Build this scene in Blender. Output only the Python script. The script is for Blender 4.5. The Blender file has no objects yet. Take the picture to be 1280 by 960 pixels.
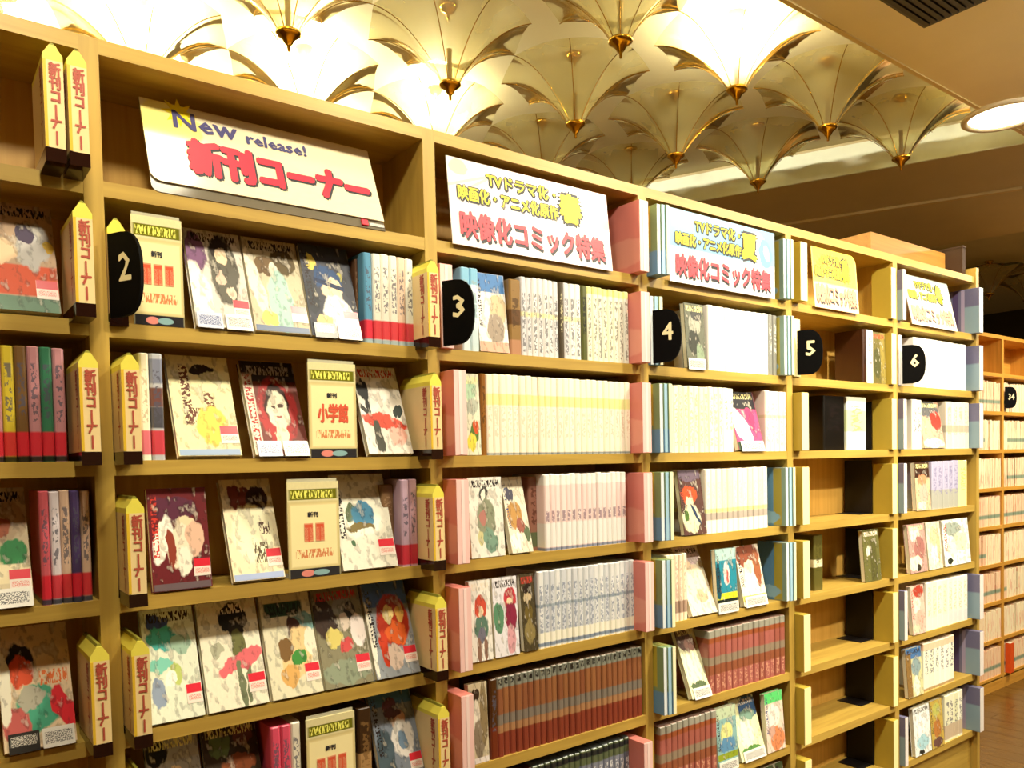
import bpy, bmesh, math, random
from mathutils import Vector, Matrix
R = math.radians
rnd = random.Random(7)
SC = bpy.context.scene
COL = SC.collection

# ------------------------------------------------------------------ camera
F = 1000.0                      # focal length in pixels of the 1280x960 frame
YAW, PIT, ROL = 0.645087, -0.0330145, -0.0213215
ZO = 2.102                      # height of the underside of the bookcase's top board
CAM = Vector((-0.260778, -1.399286, -0.652080 + ZO))
PPX, PPY = 640.0, 610.99
_f = Vector((math.sin(YAW)*math.cos(PIT), math.cos(YAW)*math.cos(PIT), math.sin(PIT)))
_r = Vector((math.cos(YAW), -math.sin(YAW), 0)); _u = _r.cross(_f)
CR = _r*math.cos(ROL) + _u*math.sin(ROL); CU = _u*math.cos(ROL) - _r*math.sin(ROL)
cd = bpy.data.cameras.new('camera'); cam = bpy.data.objects.new('camera', cd); COL.objects.link(cam)
cam.matrix_world = Matrix(((CR.x, CU.x, -_f.x, CAM.x), (CR.y, CU.y, -_f.y, CAM.y), (CR.z, CU.z, -_f.z, CAM.z), (0, 0, 0, 1)))
cd.sensor_width = 36; cd.lens = F*36/1280; cd.shift_y = (PPY-480)/1280; cd.clip_start = 0.02
SC.camera = cam

# ------------------------------------------------------------------ world, exposure
wd = bpy.data.worlds.new('world'); SC.world = wd; wd.use_nodes = True
wd.node_tree.nodes['Background'].inputs[0].default_value = (1, .85, .6, 1)
wd.node_tree.nodes['Background'].inputs[1].default_value = 0.05
SC.view_settings.view_transform = 'Standard'; SC.view_settings.look = 'None'
SC.view_settings.gamma = 1; SC.view_settings.use_curve_mapping = False
SC.view_settings.exposure = -0.4
WARM = (1.0, .915, .70)
P_SHELF, P_FILL, P_UMB = 28, 20, 36     # watts: row of downlights over the bookcase, added room fill downlights, lit umbrella lamps

# ------------------------------------------------------------------ pixel helpers (a pixel gives only a direction)
def X_of(px, Y, Z):
    n = CR - _f*((px-PPX)/F); d = Vector((0, Y, Z)) - CAM
    d.x = -CAM.x
    return -(d.dot(n))/n.x
def on_z(px, py, Z):
    d = CR*((px-PPX)/F) - CU*((py-PPY)/F) + _f
    return CAM + d*((Z-CAM.z)/d.z)

# ------------------------------------------------------------------ materials
def col(h):
    if not isinstance(h, str): return tuple(h)+(1,) if len(h) == 3 else h
    h = h.lstrip('#'); v = [int(h[i:i+2], 16)/255 for i in (0, 2, 4)]
    return tuple((c/12.92 if c <= .04045 else ((c+.055)/1.055)**2.4) for c in v)+(1,)
MATS = {}
class NT:
    def __init__(s, name, rough=.5, spec=.4):
        s.m = bpy.data.materials.new(name); s.m.use_nodes = True; s.t = s.m.node_tree
        s.b = s.t.nodes['Principled BSDF']; s.b.inputs['Roughness'].default_value = rough
        s.b.inputs['Specular IOR Level'].default_value = spec
    def n(s, typ, **kw):
        nd = s.t.nodes.new(typ)
        for k, v in kw.items(): setattr(nd, k, v)
        return nd
    def l(s, a, b): s.t.links.new(a, b)
    def math(s, op, a, b=None, c=None):
        nd = s.n('ShaderNodeMath', operation=op)
        for i, v in enumerate((a, b, c)):
            if v is None: continue
            if isinstance(v, (int, float)): nd.inputs[i].default_value = v
            else: s.l(v, nd.inputs[i])
        return nd.outputs[0]
    def mix(s, fac, a, b):
        nd = s.n('ShaderNodeMix', data_type='RGBA')
        for i, v in ((0, fac), (6, a), (7, b)):
            if isinstance(v, (int, float)): nd.inputs[i].default_value = v
            elif isinstance(v, tuple): nd.inputs[i].default_value = v
            else: s.l(v, nd.inputs[i])
        return nd.outputs[2]
    def noise(s, vec, scale, detail=3):
        nd = s.n('ShaderNodeTexNoise'); nd.inputs['Scale'].default_value = scale; nd.inputs['Detail'].default_value = detail
        s.l(vec, nd.inputs['Vector']); return nd
    def vmul(s, vec, v):
        nd = s.n('ShaderNodeVectorMath', operation='MULTIPLY'); s.l(vec, nd.inputs[0]); nd.inputs[1].default_value = v; return nd.outputs[0]
    def band(s, x, a, b, soft=.008):     # 1 inside a..b
        m1 = s.n('ShaderNodeMapRange'); s.l(x, m1.inputs[0]); m1.inputs[1].default_value = a-soft; m1.inputs[2].default_value = a+soft
        m2 = s.n('ShaderNodeMapRange'); s.l(x, m2.inputs[0]); m2.inputs[1].default_value = b-soft; m2.inputs[2].default_value = b+soft
        return s.math('MULTIPLY', m1.outputs[0], s.math('SUBTRACT', 1, m2.outputs[0]))
    def out(s, c):
        s.l(c, s.b.inputs['Base Color']); return s.m
    def bump(s, h, strength=.2, dist=.002):
        nd = s.n('ShaderNodeBump'); nd.inputs['Strength'].default_value = strength; nd.inputs['Distance'].default_value = dist
        s.l(h, nd.inputs['Height']); s.l(nd.outputs[0], s.b.inputs['Normal'])

def m_plain(name, c, rough=.5, metal=0, var=.06, scale=25, spec=.4):
    if name in MATS: return MATS[name]
    s = NT(name, rough, spec); s.b.inputs['Metallic'].default_value = metal
    tc = s.n('ShaderNodeTexCoord'); nz = s.noise(tc.outputs['Object'], scale)
    c = col(c); d = tuple(max(0, v*(1-2*var)) for v in c[:3])+(1,)
    s.out(s.mix(nz.outputs[0], d, c)); MATS[name] = s.m; return s.m
def m_wood(name, c1, c2, axis, rough=.42, bump=.12):
    if name in MATS: return MATS[name]
    s = NT(name, rough, .45); tc = s.n('ShaderNodeTexCoord'); oi = s.n('ShaderNodeObjectInfo')
    sc = [60, 60, 60]; sc[axis] = 3
    v = s.vmul(tc.outputs['Object'], tuple(sc))
    ad = s.n('ShaderNodeVectorMath', operation='ADD'); s.l(v, ad.inputs[0])
    cb = s.n('ShaderNodeCombineXYZ'); [s.l(s.math('MULTIPLY', oi.outputs['Random'], 40.0), cb.inputs[i]) for i in range(3)]
    s.l(cb.outputs[0], ad.inputs[1])
    nz = s.noise(ad.outputs[0], 1.0, 5); nz.inputs['Distortion'].default_value = .6
    nz2 = s.noise(tc.outputs['Object'], 2.5, 2)
    g = s.math('ADD', s.math('MULTIPLY', nz.outputs[0], .75), s.math('MULTIPLY', nz2.outputs[0], .25))
    mr = s.n('ShaderNodeMapRange'); s.l(g, mr.inputs[0]); mr.inputs[1].default_value = .3; mr.inputs[2].default_value = .7
    c = s.mix(mr.outputs[0], col(c1), col(c2)); s.bump(nz.outputs[0], bump, .001)
    MATS[name] = s.out(c); return s.m
def m_emit(name, c, e):
    if name in MATS: return MATS[name]
    s = NT(name); s.b.inputs['Base Color'].default_value = col(c); s.b.inputs['Emission Color'].default_value = col(c)
    s.b.inputs['Emission Strength'].default_value = e; MATS[name] = s.m; return s.m
def m_spine(name, base, alt=None, bands=(), text=(.35, .85), tcol='555566', tden=.52, amt=.8, rough=.3, alts=()):
    """spine print: base colour that differs from volume to volume, bands across, a column of title characters"""
    if name in MATS: return MATS[name]
    s = NT(name, rough, .5); tc = s.n('ShaderNodeTexCoord'); oi = s.n('ShaderNodeObjectInfo')
    sp = s.n('ShaderNodeSeparateXYZ'); s.l(tc.outputs['Generated'], sp.inputs[0]); x, z = sp.outputs[0], sp.outputs[2]
    cs = [base]+([alt] if alt else [])+list(alts)
    c = col(cs[0])
    for i, a in enumerate(cs[1:]):
        w = s.n('ShaderNodeTexWhiteNoise', noise_dimensions='1D'); s.l(s.math('ADD', oi.outputs['Random'], i*.371), w.inputs['W'])
        c = s.mix(w.outputs[0] if len(cs) == 2 else s.math('GREATER_THAN', w.outputs[0], .62), c, col(a))
    cb = s.n('ShaderNodeCombineXYZ'); s.l(s.math('MULTIPLY', x, 2.2), cb.inputs[0]); s.l(s.math('MULTIPLY', z, 15.0), cb.inputs[2])
    s.l(s.math('MULTIPLY', oi.outputs['Random'], 90.0), cb.inputs[1])
    nz = s.noise(cb.outputs[0], 1.6, 2)
    on = s.math('GREATER_THAN', nz.outputs[0], tden)
    for a, b, bc in bands:
        w = s.math('MULTIPLY', s.band(z, a, b), .95); c = s.mix(w, c, col(bc))
    tm = s.math('MULTIPLY', s.math('MULTIPLY', on, s.band(z, *text)), s.math('MULTIPLY', s.band(x, .22, .78, .06), amt))
    c = s.mix(tm, c, col(tcol))
    MATS[name] = s.out(c); return s.m
def m_print(name, bg, shapes, wob=.05, rough=.3, nz_scale=6.0, axes=(0, 2), ink=0):
    """flat printed picture in the object's own 0..1 frame; shapes = (kind, cx, cz, rx, rz, rot, colour)"""
    if name in MATS: return MATS[name]
    s = NT(name, rough, .5 if rough < .45 else .25); tc = s.n('ShaderNodeTexCoord')
    sp = s.n('ShaderNodeSeparateXYZ'); s.l(tc.outputs['Generated'], sp.inputs[0])
    cb = s.n('ShaderNodeCombineXYZ'); s.l(sp.outputs[axes[0]], cb.inputs[0]); s.l(sp.outputs[axes[1]], cb.inputs[1])
    nz = s.noise(cb.outputs[0], nz_scale, 6)
    sub = s.n('ShaderNodeVectorMath', operation='SUBTRACT'); s.l(nz.outputs['Color'], sub.inputs[0]); sub.inputs[1].default_value = (.5, .5, .5)
    mad = s.n('ShaderNodeVectorMath', operation='MULTIPLY_ADD'); s.l(sub.outputs[0], mad.inputs[0]); mad.inputs[1].default_value = (wob*2, wob*2, 0); s.l(cb.outputs[0], mad.inputs[2])
    fine = s.noise(cb.outputs[0], 22, 2)
    b0 = col(bg); c = s.mix(s.math('MULTIPLY', fine.outputs[0], .5), b0, tuple(v*.72 for v in b0[:3])+(1,))
    for k, cx, cz, rx, rz, rot, sc_ in shapes:
        mp = s.n('ShaderNodeMapping', vector_type='TEXTURE'); s.l(mad.outputs[0] if k in 'eb' else cb.outputs[0], mp.inputs[0])
        mp.inputs['Location'].default_value = (cx, cz, 0); mp.inputs['Rotation'].default_value = (0, 0, R(rot)); mp.inputs['Scale'].default_value = (rx, rz, 1)
        if k == 'e':
            fl = s.vmul(mp.outputs[0], (1, 1, 0)); ln = s.n('ShaderNodeVectorMath', operation='LENGTH'); s.l(fl, ln.inputs[0]); d = ln.outputs['Value']
        else:
            ab = s.n('ShaderNodeVectorMath', operation='ABSOLUTE'); s.l(mp.outputs[0], ab.inputs[0])
            q = s.n('ShaderNodeSeparateXYZ'); s.l(ab.outputs[0], q.inputs[0]); d = s.math('MAXIMUM', q.outputs[0], q.outputs[1])
        mr = s.n('ShaderNodeMapRange'); s.l(d, mr.inputs[0]); mr.inputs[1].default_value = .94; mr.inputs[2].default_value = 1.06; mr.inputs[3].default_value = 1; mr.inputs[4].default_value = 0
        w = mr.outputs[0]
        if k == 't':      # a line of small characters
            v2 = s.n('ShaderNodeMapping'); s.l(cb.outputs[0], v2.inputs[0]); v2.inputs['Scale'].default_value = (26 if rx > rz else 12, 12 if rx > rz else 26, 1)
            n2 = s.noise(v2.outputs[0], 1.3, 1); w = s.math('MULTIPLY', w, s.math('GREATER_THAN', n2.outputs[0], .5))
        c = s.mix(w, c, col(sc_))
    if ink:
        n3 = s.noise(mad.outputs[0], 7, 8); i1 = s.n('ShaderNodeMapRange'); s.l(n3.outputs[0], i1.inputs[0]); i1.inputs[1].default_value = .52; i1.inputs[2].default_value = .58; i1.inputs[4].default_value = ink
        n4 = s.noise(cb.outputs[0], 7, 5); i2 = s.n('ShaderNodeMapRange'); s.l(n4.outputs[0], i2.inputs[0]); i2.inputs[1].default_value = .58; i2.inputs[2].default_value = .66; i2.inputs[4].default_value = ink*.8
        c = s.mix(i1.outputs[0], c, s.mix(.75, c, col('1c1410'))); c = s.mix(i2.outputs[0], c, col('f2e8d4'))
    MATS[name] = s.out(c); return s.m

W_X = lambda: m_wood('oak_board', 'a4843a', 'c0a04a', 0)
W_Z = lambda: m_wood('oak_upright', 'a4843a', 'c0a04a', 2)
W_B = lambda: m_wood('oak_back_panel', 'c49440', 'dcae58', 2)
M_BLK = m_plain('black_plastic', '060505', .6, spec=.06)
M_PAGE = m_plain('page_edges', 'e8dfc2', .8, scale=200)
M_WHITE = m_plain('white_card', 'f4efe4', .5)
M_BRASS = m_plain('polished_brass', 'c79a35', .18, 1.0)
M_RED = m_plain('red_ink', 'd8263a', .5)

# ------------------------------------------------------------------ mesh helpers
def bm_box(bm, x0, x1, y0, y1, z0, z1, mi=0):
    vs = [bm.verts.new((x, y, z)) for z in (z0, z1) for y in (y0, y1) for x in (x0, x1)]
    for f in ((0, 2, 3, 1), (4, 5, 7, 6), (0, 1, 5, 4), (2, 6, 7, 3), (1, 3, 7, 5), (0, 4, 6, 2)):
        fc = bm.faces.new([vs[i] for i in f]); fc.material_index = mi
def bm_prism(bm, pts, y0, y1, mi=0):
    """outline pts (x,z) extruded along y"""
    a = [bm.verts.new((x, y0, z)) for x, z in pts]; b = [bm.verts.new((x, y1, z)) for x, z in pts]
    f = [bm.faces.new(a), bm.faces.new(b[::-1])]
    n = len(pts)
    for i in range(n): f.append(bm.faces.new((a[i], b[i], b[(i+1) % n], a[(i+1) % n])))
    for q in f: q.material_index = mi
def bm_vprism(bm, pts, z0, z1):
    a = [bm.verts.new((x, y, z0)) for x, y in pts]; b = [bm.verts.new((x, y, z1)) for x, y in pts]
    bm.faces.new(a[::-1]); bm.faces.new(b); n = len(pts)
    for i in range(n): bm.faces.new((a[i], a[(i+1) % n], b[(i+1) % n], b[i]))
def bm_lathe(bm, prof, seg=16, cap=True):
    rings = [[bm.verts.new((r*math.cos(2*math.pi*k/seg), r*math.sin(2*math.pi*k/seg), z)) for k in range(seg)] for r, z in prof]
    for a, b in zip(rings, rings[1:]):
        for k in range(seg): bm.faces.new((a[k], a[(k+1) % seg], b[(k+1) % seg], b[k]))
    if cap: bm.faces.new(rings[0][::-1]); bm.faces.new(rings[-1])
def mesh(name, fn, smooth=False):
    bm = bmesh.new(); fn(bm); bmesh.ops.recalc_face_normals(bm, faces=bm.faces)
    me = bpy.data.meshes.new(name); bm.to_mesh(me); bm.free()
    if smooth:
        for p in me.polygons: p.use_smooth = True
    return me
def obj(name, me, mat=None, parent=None, loc=(0, 0, 0), rot=(0, 0, 0)):
    if mat is not None and not len(me.materials):
        for m in (mat if isinstance(mat, (list, tuple)) else [mat]): me.materials.append(m)
    o = bpy.data.objects.new(name, me); COL.objects.link(o); o.location = loc; o.rotation_euler = rot
    if parent is not None: o.parent = parent
    return o
def box(name, d, mat, parent=None, loc=(0, 0, 0), rot=(0, 0, 0), bevel=0):
    def fn(bm):
        bm_box(bm, *d)
        if bevel: bmesh.ops.bevel(bm, geom=list(bm.edges), offset=bevel, segments=1, affect='EDGES')
    return obj(name, mesh(name, fn), mat, parent, loc, rot)
def empty(name, loc=(0, 0, 0), rot=(0, 0, 0)):
    o = bpy.data.objects.new(name, None); COL.objects.link(o); o.location = loc; o.rotation_euler = rot; o.empty_display_size = .05
    return o
def tag(o, label, cat, group=None):
    o['label'] = label; o['category'] = cat
    if group: o['group'] = group
    return o
def struct(o): o['kind'] = 'structure'; return o
def dup(root, loc, rot=None):
    c = root.copy(); COL.objects.link(c); c.location = loc
    if rot is not None: c.rotation_euler = rot
    for ch in root.children:
        d = ch.copy(); COL.objects.link(d); d.parent = c
        for g in ch.children:
            e = g.copy(); COL.objects.link(e); e.parent = d
    return c
def text_mesh(txt, size=.05, bold=0.0, thick=.0006, align='CENTER', vert=False):
    cu = bpy.data.curves.new('lettering', 'FONT'); cu.body = '\n'.join(txt) if vert else txt
    cu.size = size; cu.extrude = 0; cu.align_x = align; cu.align_y = 'CENTER'; cu.resolution_u = 1
    cu.space_line = .92
    o = bpy.data.objects.new('lettering', cu); COL.objects.link(o)
    bpy.context.view_layer.update()
    me = bpy.data.meshes.new_from_object(o.evaluated_get(bpy.context.evaluated_depsgraph_get()))
    bpy.data.objects.remove(o); bpy.data.curves.remove(cu)
    me.materials.clear()
    return me      # lies in XY, faces +Z
def thicken(me, d, n=8):
    vs = [v.co.copy() for v in me.vertices]; ps = [tuple(p.vertices) for p in me.polygons]; V = []; Q = []
    for k in range(n+1):
        a = 2*math.pi*k/n; dx, dy = (0, 0) if k == n else (d*math.cos(a), d*math.sin(a)); b = len(V)
        V += [(v.x+dx, v.y+dy, k*2.5e-5) for v in vs]; Q += [tuple(i+b for i in p) for p in ps]
    m2 = bpy.data.meshes.new('lettering'); m2.from_pydata(V, [], Q); return m2
def fit_text(me, w, h):
    xs = [v.co.x for v in me.vertices]; ys = [v.co.y for v in me.vertices]
    cx, cy = (min(xs)+max(xs))/2, (min(ys)+max(ys))/2; sx = w/(max(xs)-min(xs)); sy = h/(max(ys)-min(ys))
    for v in me.vertices: v.co.x = (v.co.x-cx)*sx; v.co.y = (v.co.y-cy)*sy
    return me

# ------------------------------------------------------------------ room shell
ZH, ZS, ZC = ZO+.50, ZO+.60, ZO+.74         # umbrella hubs, soffit underside, recess ceiling
M_SOF = m_plain('painted_soffit', 'ece0be', .75, scale=6)
M_CEIL = m_plain('painted_ceiling', 'd8d0a8', .6, scale=6)
M_WALL = m_plain('painted_wall', '96825a', .8, scale=4)
M_DARKW = m_plain('dark_olive_wall', '3a3414', .35, scale=4)
fm = m_wood('oak_floor_base', '5c3a16', '7a5020', 1, .3)
floor = struct(box('floor', (-3, 8.5, -4, 3.2, -.05, -.012), fm))
pw, pl = .115, 1.24
def plank_fn(bm):
    bm_box(bm, -pw/2+.001, pw/2-.001, -pl/2+.001, pl/2-.001, -.012, 0)
pme = mesh('plank', plank_fn); pme.materials.append(m_wood('oak_plank', '4e3414', '6e4e20', 1, .25, .05))
for i in range(38):
    for j in range(4):
        o = obj('plank', pme, None, floor, (2.5+pw*i, -3.2+pl*j+(.6 if i % 2 else .15), 0))
e0, e1 = Vector((3.42, -.07)), Vector((2.44, 2.1))      # slanted end of the recess
struct(box('ceiling', (-3, 8.5, -.07, 3.2, ZC, ZC+.05), M_CEIL))
struct(box('ceiling_soffit', (-3, 8.5, -4, -.07, ZS, ZC+.05), M_SOF))
struct(obj('ceiling_beam', mesh('ceiling_beam', lambda bm: bm_vprism(bm, [(e0.x, e0.y), (5.0, -.07), (4.2, 3.2), (e1.x-.5, 3.2)], ZS, ZC)), m_plain('painted_beam', 'cfc196', .6, scale=6)))
d_ = (e1-e0).normalized(); n_ = Vector((-d_.y, d_.x)); n_ = n_ if n_.x > 0 else -n_
def strip_fn(off, w, z0, z1):
    a = e0+n_*off; b = e1+n_*off; c = b+n_*w; d = a+n_*w
    return lambda bm: bm_vprism(bm, [(a.x, a.y), (d.x, d.y), (c.x, c.y), (b.x, b.y)], z0, z1)
struct(obj('trim_1', mesh('trim_1', strip_fn(.62, .03, ZS-.012, ZS)), m_plain('cream_trim', 'd9c58e', .5)))
struct(obj('trim_2', mesh('trim_2', strip_fn(-.012, .012, ZS-.004, ZS+.125)), m_plain('pale_green_fascia', 'f0f8e4', .4)))
struct(box('trim_3', (-3, 3.45, -.085, -.07, ZS-.004, ZS+.012), m_plain('cream_trim', 'd9c58e', .5)))
struct(box('wall_left', (-3.1, -3, -4, 3.2, 0, ZC), M_WALL)); struct(box('wall_right', (8.5, 8.6, -4, 3.2, 0, ZC), M_DARKW))
struct(box('wall_front', (-3, 8.5, -4.1, -4, 0, ZC), M_WALL)); struct(box('wall_back', (-3, 8.5, 3.2, 3.3, 0, ZC), M_WALL))
# air vent in the soffit
_v = on_z(1155, 32, ZS)
vt = tag(empty('ceiling_vent', (_v.x-.15, _v.y-.15, ZS)), 'dark square air vent set in the beige soffit', 'vent')
box('vent_frame', (-.15, .15, -.15, .15, -.008, 0), m_plain('vent_metal', '4a4636', .5), vt)
for k in range(14): box('slat', (-.135, .135, -.135+k*.02, -.122+k*.02, -.014, -.008), m_plain('vent_slat', '2d2a20', .5), vt)

# ------------------------------------------------------------------ downlights
dl_ring = mesh('trim_ring', lambda bm: bm_lathe(bm, [(.115, 0), (.115, -.01), (.098, -.012), (.095, -.002)], 28, False), True)
dl_ring.materials.append(m_plain('lamp_trim', 'efe6cc', .4))
dl_lens = mesh('lens', lambda bm: bm_lathe(bm, [(.001, -.004), (.096, -.004), (.096, -.001), (.001, -.001)], 28, False))
dl_lens.materials.append(m_emit('lamp_lens', 'fff1c8', 14))
def downlight(x, y, watts, label, group=None, size=.18, tgt=None, cone=0):
    t = tag(empty('downlight', (x, y, ZS)), label, 'lamp', group)
    obj('trim_ring', dl_ring, None, t); obj('lens', dl_lens, None, t)
    ld = bpy.data.lights.new('downlight_bulb', 'AREA'); ld.shape = 'DISK'; ld.size = size; ld.energy = watts; ld.color = WARM
    if cone:
        ld = bpy.data.lights.new('downlight_bulb', 'SPOT'); ld.spot_size = R(cone); ld.spot_blend = .7; ld.shadow_soft_size = .06; ld.energy = watts; ld.color = WARM
    o = bpy.data.objects.new('downlight_bulb', ld); COL.objects.link(o); o.parent = t; o.location = (0, 0, -.02)
    if tgt:
        d = Vector(tgt)-Vector((x, y, ZS-.02)); o.rotation_euler = d.to_track_quat('-Z', 'Y').to_euler()
    return t
_d = on_z(1256, 143, ZS)
_dl = downlight(_d.x, _d.y, P_SHELF*.35, 'round downlight glowing at the soffit edge beside the umbrella recess'); _dl.scale = (1.25, 1.25, 1)
for x, y, k in ((.28, -.33, .1), (-.15, -.85, .85), (.9, -.85, 1.0), (1.85, -.85, 1.5), (2.8, -.85, 1.4)):
    downlight(x, y, P_SHELF*k, 'round downlight in the soffit above the aisle before the bookcase', 'downlights over the bookcase', tgt=(x, y+.25, 1.0))
downlight(2.35, -1.9, 420, 'round spotlight in the soffit turned towards the emptied yellow bay', tgt=(2.2, 0, 1.25), cone=52)
for x, y, k in ((2.7, -1.5, 1.3), (4.2, -1.35, 1.0), (2.7, -2.9, .5), (4.4, -2.9, .7), (5.3, -.4, 4.5), (6.4, -1.2, 1.2)):  # out-of-view downlights added as fill light for the room
    downlight(x, y, P_FILL*k, 'unseen round fill downlight in the soffit over the open floor', 'fill downlights over the floor')

# ------------------------------------------------------------------ bookcase
W, P, TB, TP, DEP = .6137, .22, .024, .028, .17
UP = [n*W for n in range(-1, 6)]            # right face of each upright (UP[0] stands left of the frame)
def zfloor(row): return ZO - P*(row+1) + TB
bc = tag(empty('bookcase', (0, 0, 0)), 'long pale oak bookcase of numbered bays filled with comics', 'bookcase')
upm = mesh('upright', lambda bm: bm_box(bm, -TP, 0, 0, DEP+.012, 0, ZO+TB)); upm.materials.append(W_Z())
for n, x in enumerate(UP[:-1]): obj('upright', upm, None, bc, (x, 0, 0))
box('end_upright', (UP[6]-.024, UP[6], -.004, DEP+.012, 0, ZO+TB+.035), W_Z(), bc)
iw = W-TP
shm = mesh('shelf', lambda bm: bm_box(bm, 0, iw, 0.0005, DEP, 0, TB)); shm.materials.append(W_X())
bpm = mesh('back_panel', lambda bm: bm_box(bm, 0, iw, DEP, DEP+.01, .05, ZO)); bpm.materials.append(W_B())
tpm = mesh('top_board', lambda bm: bm_box(bm, 0, iw, 0, DEP+.012, ZO, ZO+TB)); tpm.materials.append(W_X())
plm = mesh('plinth_panel', lambda bm: bm_box(bm, 0, iw, .02, .04, 0, ZO-P*8)); plm.materials.append(W_X())
for n, x in enumerate(UP[:-1]):
    obj('back_panel', bpm, None, bc, (x, 0, 0)); obj('top_board', tpm, None, bc, (x, 0, 0)); obj('plinth_panel', plm, None, bc, (x, 0, 0))
    for k in range(1, 9): obj('shelf', shm, None, bc, (x, 0, ZO-P*k))
# wooden box on top
cr = tag(empty('wooden_box', (2.46, .095, ZO+TB)), 'shallow orange wooden box lying on top of the bookcase', 'box')
box('front_board', (0, .55, 0, .012, 0, .105), m_wood('orange_ply', '94642a', 'b07c38', 0), cr)
box('side_board', (0, .012, .012, .16, 0, .105), m_wood('orange_ply', '94642a', 'b07c38', 0), cr)
box('side_board', (.538, .55, .012, .16, 0, .105), m_wood('orange_ply', '94642a', 'b07c38', 0), cr)
box('back_board', (0, .55, .16, .172, 0, .105), m_wood('orange_ply', '94642a', 'b07c38', 0), cr)
box('bottom_board', (.012, .538, .012, .16, 0, .01), m_wood('orange_ply', '94642a', 'b07c38', 0), cr)
dk = tag(empty('dark_crate', (3.03-.0, .03, ZO+TB)), 'dark brown carton at the end of the bookcase top', 'box')
DKM = m_plain('dark_carton', '3a2410', .7)
box('carton_body', (-.02, .005, .0, .13, 0, .115), DKM, dk); box('carton_lid', (-.022, .007, -.002, .132, .115, .122), DKM, dk)

# ------------------------------------------------------------------ umbrella lamps
SEGR = 8
def canopy_fn(bm):
    Rr, H, nr, na = .253, .165, 8, 4
    rings = []
    for i in range(nr+1):
        s = i/nr
        ring = []
        for k in range(SEGR*na):
            a = 2*math.pi*k/(SEGR*na); u = (k % na)/na
            sag = math.sin(math.pi*u)
            r = (.022+(Rr-.022)*s)*(1-.085*sag*s); z = H*math.sin(math.pi/2*s**.85)+.012*sag*s
            ring.append(bm.verts.new((r*math.cos(a), r*math.sin(a), z)))
        rings.append(ring)
    n = SEGR*na
    for a, b in zip(rings, rings[1:]):
        for k in range(n): bm.faces.new((a[k], a[(k+1) % n], b[(k+1) % n], b[k]))
def rib_fn(bm):
    pts = []
    for i in range(9):
        s = i/8; pts.append((.022+.232*s, .165*math.sin(math.pi/2*s**.85)-.003))
    prev = None
    for (r, z) in pts:
        q = [bm.verts.new((r, y, z+dz)) for y, dz in ((-.0014, 0), (0, -.002), (.0014, 0), (0, .0012))]
        if prev:
            for k in range(4): bm.faces.new((prev[k], prev[(k+1) % 4], q[(k+1) % 4], q[k]))
        prev = q
def glass_mat(name, tint, lit):
    s = NT(name); t = s.t
    tr = s.n('ShaderNodeBsdfTransparent'); tr.inputs[0].default_value = col(tint)
    gl = s.n('ShaderNodeBsdfGlossy'); gl.inputs[0].default_value = col('fff6d8'); gl.inputs['Roughness'].default_value = .2
    tl = s.n('ShaderNodeBsdfTranslucent'); tl.inputs[0].default_value = col('e9e2bc')
    df = s.n('ShaderNodeBsdfDiffuse'); df.inputs[0].default_value = col('dcd6b0')
    tc = s.n('ShaderNodeTexCoord'); nz = s.noise(tc.outputs['Object'], 9)
    m0 = s.n('ShaderNodeMixShader'); s.l(nz.outputs[0], m0.inputs[0]); s.l(tl.outputs[0], m0.inputs[1]); s.l(df.outputs[0], m0.inputs[2])
    m1 = s.n('ShaderNodeMixShader'); m1.inputs[0].default_value = .3; s.l(tr.outputs[0], m1.inputs[1]); s.l(m0.outputs[0], m1.inputs[2])
    fr = s.n('ShaderNodeFresnel'); fr.inputs[0].default_value = 1.09
    m2 = s.n('ShaderNodeMixShader'); s.l(s.math('ADD', fr.outputs[0], .02), m2.inputs[0]); s.l(m1.outputs[0], m2.inputs[1]); s.l(gl.outputs[0], m2.inputs[2])
    s.l(m2.outputs[0], t.nodes['Material Output'].inputs['Surface']); return s.m
can_me = mesh('canopy', canopy_fn, True); can_me.materials.append(glass_mat('frosted_glass', 'f3efcf', False))
rib_me = mesh('rib', rib_fn, True); rib_me.materials.append(M_BRASS)
hub_me = mesh('hub', lambda bm: bm_lathe(bm, [(.001, -.045), (.004, -.043), (.005, -.03), (.011, -.024), (.016, -.014), (.026, -.006), (.034, 0), (.034, .006), (.022, .01)], 18), True); hub_me.materials.append(M_BRASS)
rod_me = mesh('stem', lambda bm: bm_lathe(bm, [(.0075, .01), (.0075, .1), (.009, .102), (.009, .108)], 12), True); rod_me.materials.append(m_plain('aged_brass', '8a6420', .25, 1.0))
ros_me = mesh('ceiling_rosette', lambda bm: bm_lathe(bm, [(.001, -.045), (.004, -.042), (.005, -.025), (.02, -.02), (.026, -.008), (.03, 0)], 18), True); ros_me.materials.append(M_BRASS)
bulb_me = mesh('bulb', lambda bm: bm_lathe(bm, [(.001, .105), (.02, .112), (.026, .13), (.02, .15), (.012, .165), (.011, .18)], 16), True)
bulb_me.materials.append(m_emit('lit_bulb', 'fff0c0', 60))
def umbrella(label, x, y, lit=0, group='umbrella ceiling lamps'):
    t = tag(empty('umbrella_lamp', (x, y, ZH)), label, 'lamp', group)
    obj('canopy', can_me, None, t); obj('hub', hub_me, None, t); obj('stem', rod_me, None, t)
    obj('ceiling_rosette', ros_me, None, t, (0, 0, ZC-ZH))
    for k in range(SEGR): obj('rib', rib_me, None, t, (0, 0, 0), (0, 0, 2*math.pi*k/SEGR))
    if lit:
        obj('bulb', bulb_me, None, t)
        ld = bpy.data.lights.new('lamp_bulb', 'POINT'); ld.energy = lit; ld.color = WARM; ld.shadow_soft_size = .03
        o = bpy.data.objects.new('lamp_bulb', ld); COL.objects.link(o); o.parent = t; o.location = (0, 0, .2)
    return t
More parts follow.
